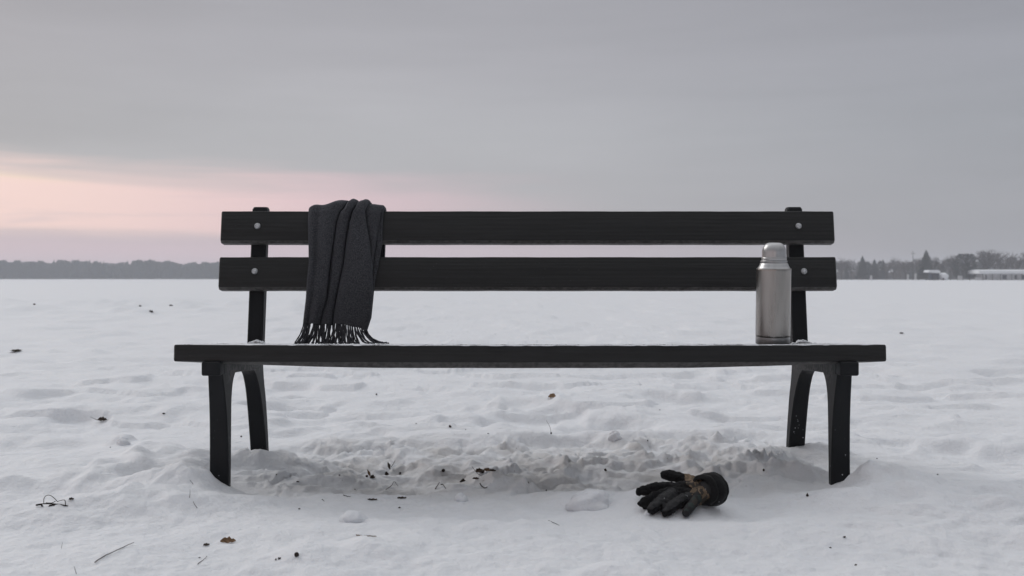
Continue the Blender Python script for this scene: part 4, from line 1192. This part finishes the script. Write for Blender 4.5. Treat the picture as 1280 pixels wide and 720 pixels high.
# the low bushy bottom edge of both woods
def hedge(name, label, px0, px1, Y, h, mat):
    V = []; F = []; n_ = 420
    for i in range(n_+1):
        px = px0+(px1-px0)*i/n_; x = X_at(px, Y)
        hh = h*(1+.22*float(fbm(np.array([i*.21]), np.array([Y*.01]), 8, 3)[0]))
        for (dy_, z) in ((-3, -.5), (-2.4, hh*.55), (-.8, hh*.95), (1.0, hh), (2.6, hh*.5), (3, -.5)):
            V.append((x+rs.uniform(-.3, .3), Y+dy_+rs.uniform(-.5, .5), z*(1 if z < 0 else rs.uniform(.85, 1.12))))
    for i in range(n_):
        for j in range(5): a = i*6+j; F.append((a, a+1, a+7, a+6))
    o_ = mk(name, V, F, mat, None, False); return tag(o_, label, 'undergrowth', kind='stuff')
hedge('undergrowth', 'dark undergrowth at the foot of the far left wood', -1020, 760, 822, 9.4, M_FIR)
hedge('undergrowth', 'brownish undergrowth at the foot of the far right wood', 700, 1760, 505, 4.2, M_BRANCH)
# individual trees of the nearer right shore
def tree(px, Y, h, kind, label, wd=1.0, proto=None, rot=0.0, cat='tree'):
    cand = [p for p in protos if p[0] == kind]; _, (cr, tr) = cand[proto % len(cand)]
    x = X_at(px, Y); root = empty({'bare': 'bare_tree', 'fir': 'fir_tree', 'bush': 'evergreen_tree'}[kind], (x, Y, 0))
    key = (kind, proto % len(cand))
    if key not in tree.cache:
        ms = []
        for nm, (V, F), mt in (('crown', cr, M_BRANCH if kind == 'bare' else M_FIR), ('trunk', tr, M_TRUNK)):
            me_ = bpy.data.meshes.new(nm); me_.from_pydata([tuple(v) for v in V], [], [tuple(f) for f in F]); me_.materials.append(mt); me_.update(); ms.append((nm, me_))
        tree.cache[key] = ms
    for nm, me_ in tree.cache[key]:
        o_ = bpy.data.objects.new(nm, me_); COL.objects.link(o_); o_.parent = root
    root.scale = (h/10*wd, h/10*wd, h/10); root.rotation_euler = (0, 0, rot)
    return tag(root, label, cat, 'trees on the right shore')
tree.cache = {}
TR = [  # px, Y, top row, kind, width, label
    (1157.5, 372, 314, 'fir', 1.7, 'dark pointed fir rising behind the small blue hut'),
    (1166, 380, 321, 'bare', .8, 'short bare tree right beside the dark pointed fir'),
    (1173, 385, 323, 'bare', .8, 'bare tree above the white dome shelter'),
    (1188, 390, 324, 'bare', .9, 'low bare tree in the gap right of the white dome shelter'),
    (1197, 378, 316, 'bare', 1.1, 'bare tree leaning on the left side of the dark bushy tree'),
    (1203, 372, 319, 'bush', 1.25, 'left half of the dark bushy evergreen pair'),
    (1212, 372, 319, 'bush', 1.25, 'right half of the dark bushy evergreen pair'),
    (1225, 380, 315, 'bare', 1.2, 'tall bare tree just left of the tallest one'),
    (1233, 375, 311, 'bare', 1.35, 'tallest broad bare tree above the left end of the long building'),
    (1246, 382, 317, 'bare', 1.1, 'bare tree right of the tallest one'),
    (1257, 378, 314, 'bare', 1.3, 'broad bare tree above the middle of the long building'),
    (1269, 382, 315, 'bare', 1.2, 'bare tree above the right part of the long building'),
    (1279, 378, 317, 'bare', 1.2, 'bare tree cut by the right edge of the photo'),
    (1148, 395, 322, 'bare', 1.0, 'bare tree left of the dark pointed fir'),
    (1132, 410, 324, 'bare', 1.0, 'bare tree left of the thin utility pole'),
    (1117, 425, 321, 'bare', 1.1, 'pale bare tree second nearest to the bench end among the tall ones'),
    (1108, 430, 324, 'bare', 1.0, 'pale bare tree in the dense middle of the shore line'),
    (1093, 440, 325, 'fir', 1.6, 'hazy fir midway between bench end and utility pole'),
    (1078, 435, 321, 'fir', 1.6, 'hazy pointed fir closest to the bench among the firs'),
    (1064, 445, 323, 'bare', 1.2, 'hazy bare tree near the right end of the lower slat'),
    (1052, 445, 322, 'bare', 1.2, 'hazy bare tree touching the right end of the lower slat'),
    (1296, 378, 316, 'bare', 1.2, 'bare tree just outside the right edge'), (1030, 446, 323, 'bare', 1.2, 'bare tree hidden behind the right end of the lower slat')]
for i, (px, Y, py, kind, wd, lb) in enumerate(TR):
    tree(px, Y, Z_at(py, Y)+.4, kind, lb, wd, i, i*1.3)
# utility pole
Y = 392.; px = 1141
pole = empty('utility_pole', (X_at(px, Y), Y, 0)); tag(pole, 'thin utility pole rising above the trees left of the small blue hut', 'utility pole')
V, F = tube([(X_at(px, Y), Y, -.5), (X_at(px, Y), Y, Z_at(313.5, Y))], [.16, .10], 8); mk('mast', V, F, M_TRUNK, pole)
V, F = bevel_box(X_at(px, Y)-.9, X_at(px, Y)+.9, Y-.22, Y-.12, Z_at(317, Y)-.06, Z_at(317, Y)+.06, .01, 1); mk('crossarm', V, F, M_TRUNK, pole)
for s_ in (-.8, 0, .8):
    V, F = sphere((X_at(px, Y)+s_, Y-.17, Z_at(317, Y)+.15), .08, 8, 6); mk('insulator', V, F, M_BOLT, pole)

# buildings on the right shore
M_WALLP = simple('pale_plaster', (.42, .42, .43), (.55, .55, .56), .6, .9, 0)
M_WALLD = simple('dark_opening', (.03, .032, .036), (.06, .06, .065), .8, .8, 0)
M_BLUE = simple('blue_grey_boards', (.004, .010, .022), (.010, .018, .034), 1.5, .8, 0)
def box_part(name, a, parent, mat, bev=.03):
    V, F = bevel_box(*a, bev, 1); return mk(name, V, F, mat, parent, False)
Y = 363.; xL = X_at(1222, Y); xR = X_at(1330, Y)
lb = empty('long_building', ((xL+xR)/2, Y, 0)); tag(lb, 'long low pale building with a snow-covered flat roof on the right shore', 'building')
zr = Z_at(342.2, Y); zt = Z_at(337.0, Y)
box_part('wall', (xL+2.6, xR-.5, Y, Y+7, -.5, zr), lb, M_WALLP)
V, F = loft([[(xL-.2, Y-1.8, zr), (xL-.2, Y-1.8, zt-.5), (xL+.5, Y+1, zt), (xL+.5, Y+5, zt), (xL-.2, Y+8, zt-.5), (xL-.2, Y+8, zr)], [(xR+.2, Y-1.8, zr), (xR+.2, Y-1.8, zt-.5), (xR, Y+1, zt), (xR, Y+5, zt), (xR+.2, Y+8, zt-.5), (xR+.2, Y+8, zr)]])
mk('snowy_roof', V, F, M_POWDER, lb, False)
for px, w in ((1232.5, .5), (1255.5, 1.5), (1269.5, .8), (1279, 1.3), (1296, 1.2), (1312, 1.2)):
    x = X_at(px, Y); f = box_part('window', (x-w/2-.08, x+w/2+.08, Y-.10, Y-.002, .25, zr-.35), lb, M_WALLP, .02)
    box_part('pane', (x-w/2, x+w/2, Y-.14, Y-.102, .35, zr-.45), f, M_WALLD, .01)
for px in (1226, 1238, 1248, 1262, 1275, 1290, 1305): x = X_at(px, Y); box_part('column', (x-.09, x+.09, Y-1.6, Y-1.42, -.3, zr), lb, M_TRUNK, .02)
box_part('low_wall', (xL-1.2, xL+2.3, Y-.6, Y-.3, -.3, .95), lb, M_WALLP)
Y = 360.; xa, xb = X_at(1165, Y), X_at(1174, Y)
hut = empty('hut', ((xa+xb)/2, Y, 0)); tag(hut, 'small dark blue hut with a slab of snow on its roof', 'hut')
box_part('wall', (xa, xb, Y, Y+3, -.4, Z_at(341.5, Y)), hut, M_BLUE)
V, F = loft([[(xa-1.7, Y-.8, Z_at(340.4, Y)), (xb+.2, Y-.8, Z_at(341.6, Y)), (xb+.1, Y-.8, Z_at(339, Y)), (xb-.6, Y-.8, Z_at(337.4, Y)), (xa-1.3, Y-.8, Z_at(337.6, Y))],
             [(xa-1.7, Y+3.6, Z_at(340.4, Y)), (xb+.2, Y+3.6, Z_at(341.6, Y)), (xb+.1, Y+3.6, Z_at(339, Y)), (xb-.6, Y+3.6, Z_at(337.4, Y)), (xa-1.3, Y+3.6, Z_at(337.6, Y))]])
mk('snowy_roof', V, F, M_POWDER, hut, False)
box_part('door', (xa+.8, xa+1.7, Y-.05, Y-.003, 0, 1.5), hut, M_WALLD, .01)
box_part('porch_post', (xa-1.7, xa-1.55, Y-.5, Y-.35, -.3, Z_at(340.7, Y)), hut, M_TRUNK, .01)
x = X_at(1180, 361.); V, F = sphere((x, 361.5, 1.25), 1.75, 20, 12, 1, 1, .85); 
V = [(v[0]+.12*math.sin(v[2]*5), v[1], max(v[2], -.2)) for v in V]
dome = empty('dome_shelter', (x, 361.5, 0)); tag(dome, 'round white snow-covered dome shelter right of the small blue hut', 'shelter')
mk('cover', V, F, M_POWDER, dome)
box_part('entrance', (x-.9, x-.3, 359.95, 360.2, -.2, .9), dome, M_WALLD, .05)
for px, h_, w_, lb_ in ((1089, 1.7, .7, 'leftmost small white marker post, far out under the hazy trees'), (1135, 2.1, .6, 'left one of two close white marker posts under the utility pole'), (1144.5, 2.5, .6, 'right one of two close white marker posts under the utility pole'),
                        (1200, 1.6, 1.6, 'low white box at the foot of the bushy evergreens')):
    Y = 368.; x = X_at(px, Y); V, F = bevel_box(x-w_/2, x+w_/2, Y-.3, Y+.3, -.4, h_, .12, 2)
    tag(mk('marker_post' if w_ < 1 else 'storage_box', V, F, M_WALLP, None, False, loc=(x, Y, 0)), lb_, 'post' if w_ < 1 else 'box')

# ------------------------------------------------------------------ haze over the ice
me_ = bpy.data.meshes.new('haze')
bx = (-1500, 1500, -60, 1500, -1.5, 18)
Vh = [(x, y, z) for x in bx[:2] for y in bx[2:4] for z in bx[4:]]
me_.from_pydata(Vh, [], [(0, 1, 3, 2), (4, 6, 7, 5), (0, 4, 5, 1), (2, 3, 7, 6), (0, 2, 6, 4), (1, 5, 7, 3)]); me_.update()
haze = bpy.data.objects.new('haze', me_); COL.objects.link(haze); haze['kind'] = 'stuff'
mh = bpy.data.materials.new('haze_air'); mh.use_nodes = True; th = mh.node_tree; th.nodes.clear()
pv = th.nodes.new('ShaderNodeVolumePrincipled'); pv.inputs['Color'].default_value = (.86, .89, .95, 1); pv.inputs['Density'].default_value = .00062
pv.inputs['Anisotropy'].default_value = 0.0
om = th.nodes.new('ShaderNodeOutputMaterial'); th.links.new(pv.outputs[0], om.inputs['Volume'])
me_.materials.append(mh)
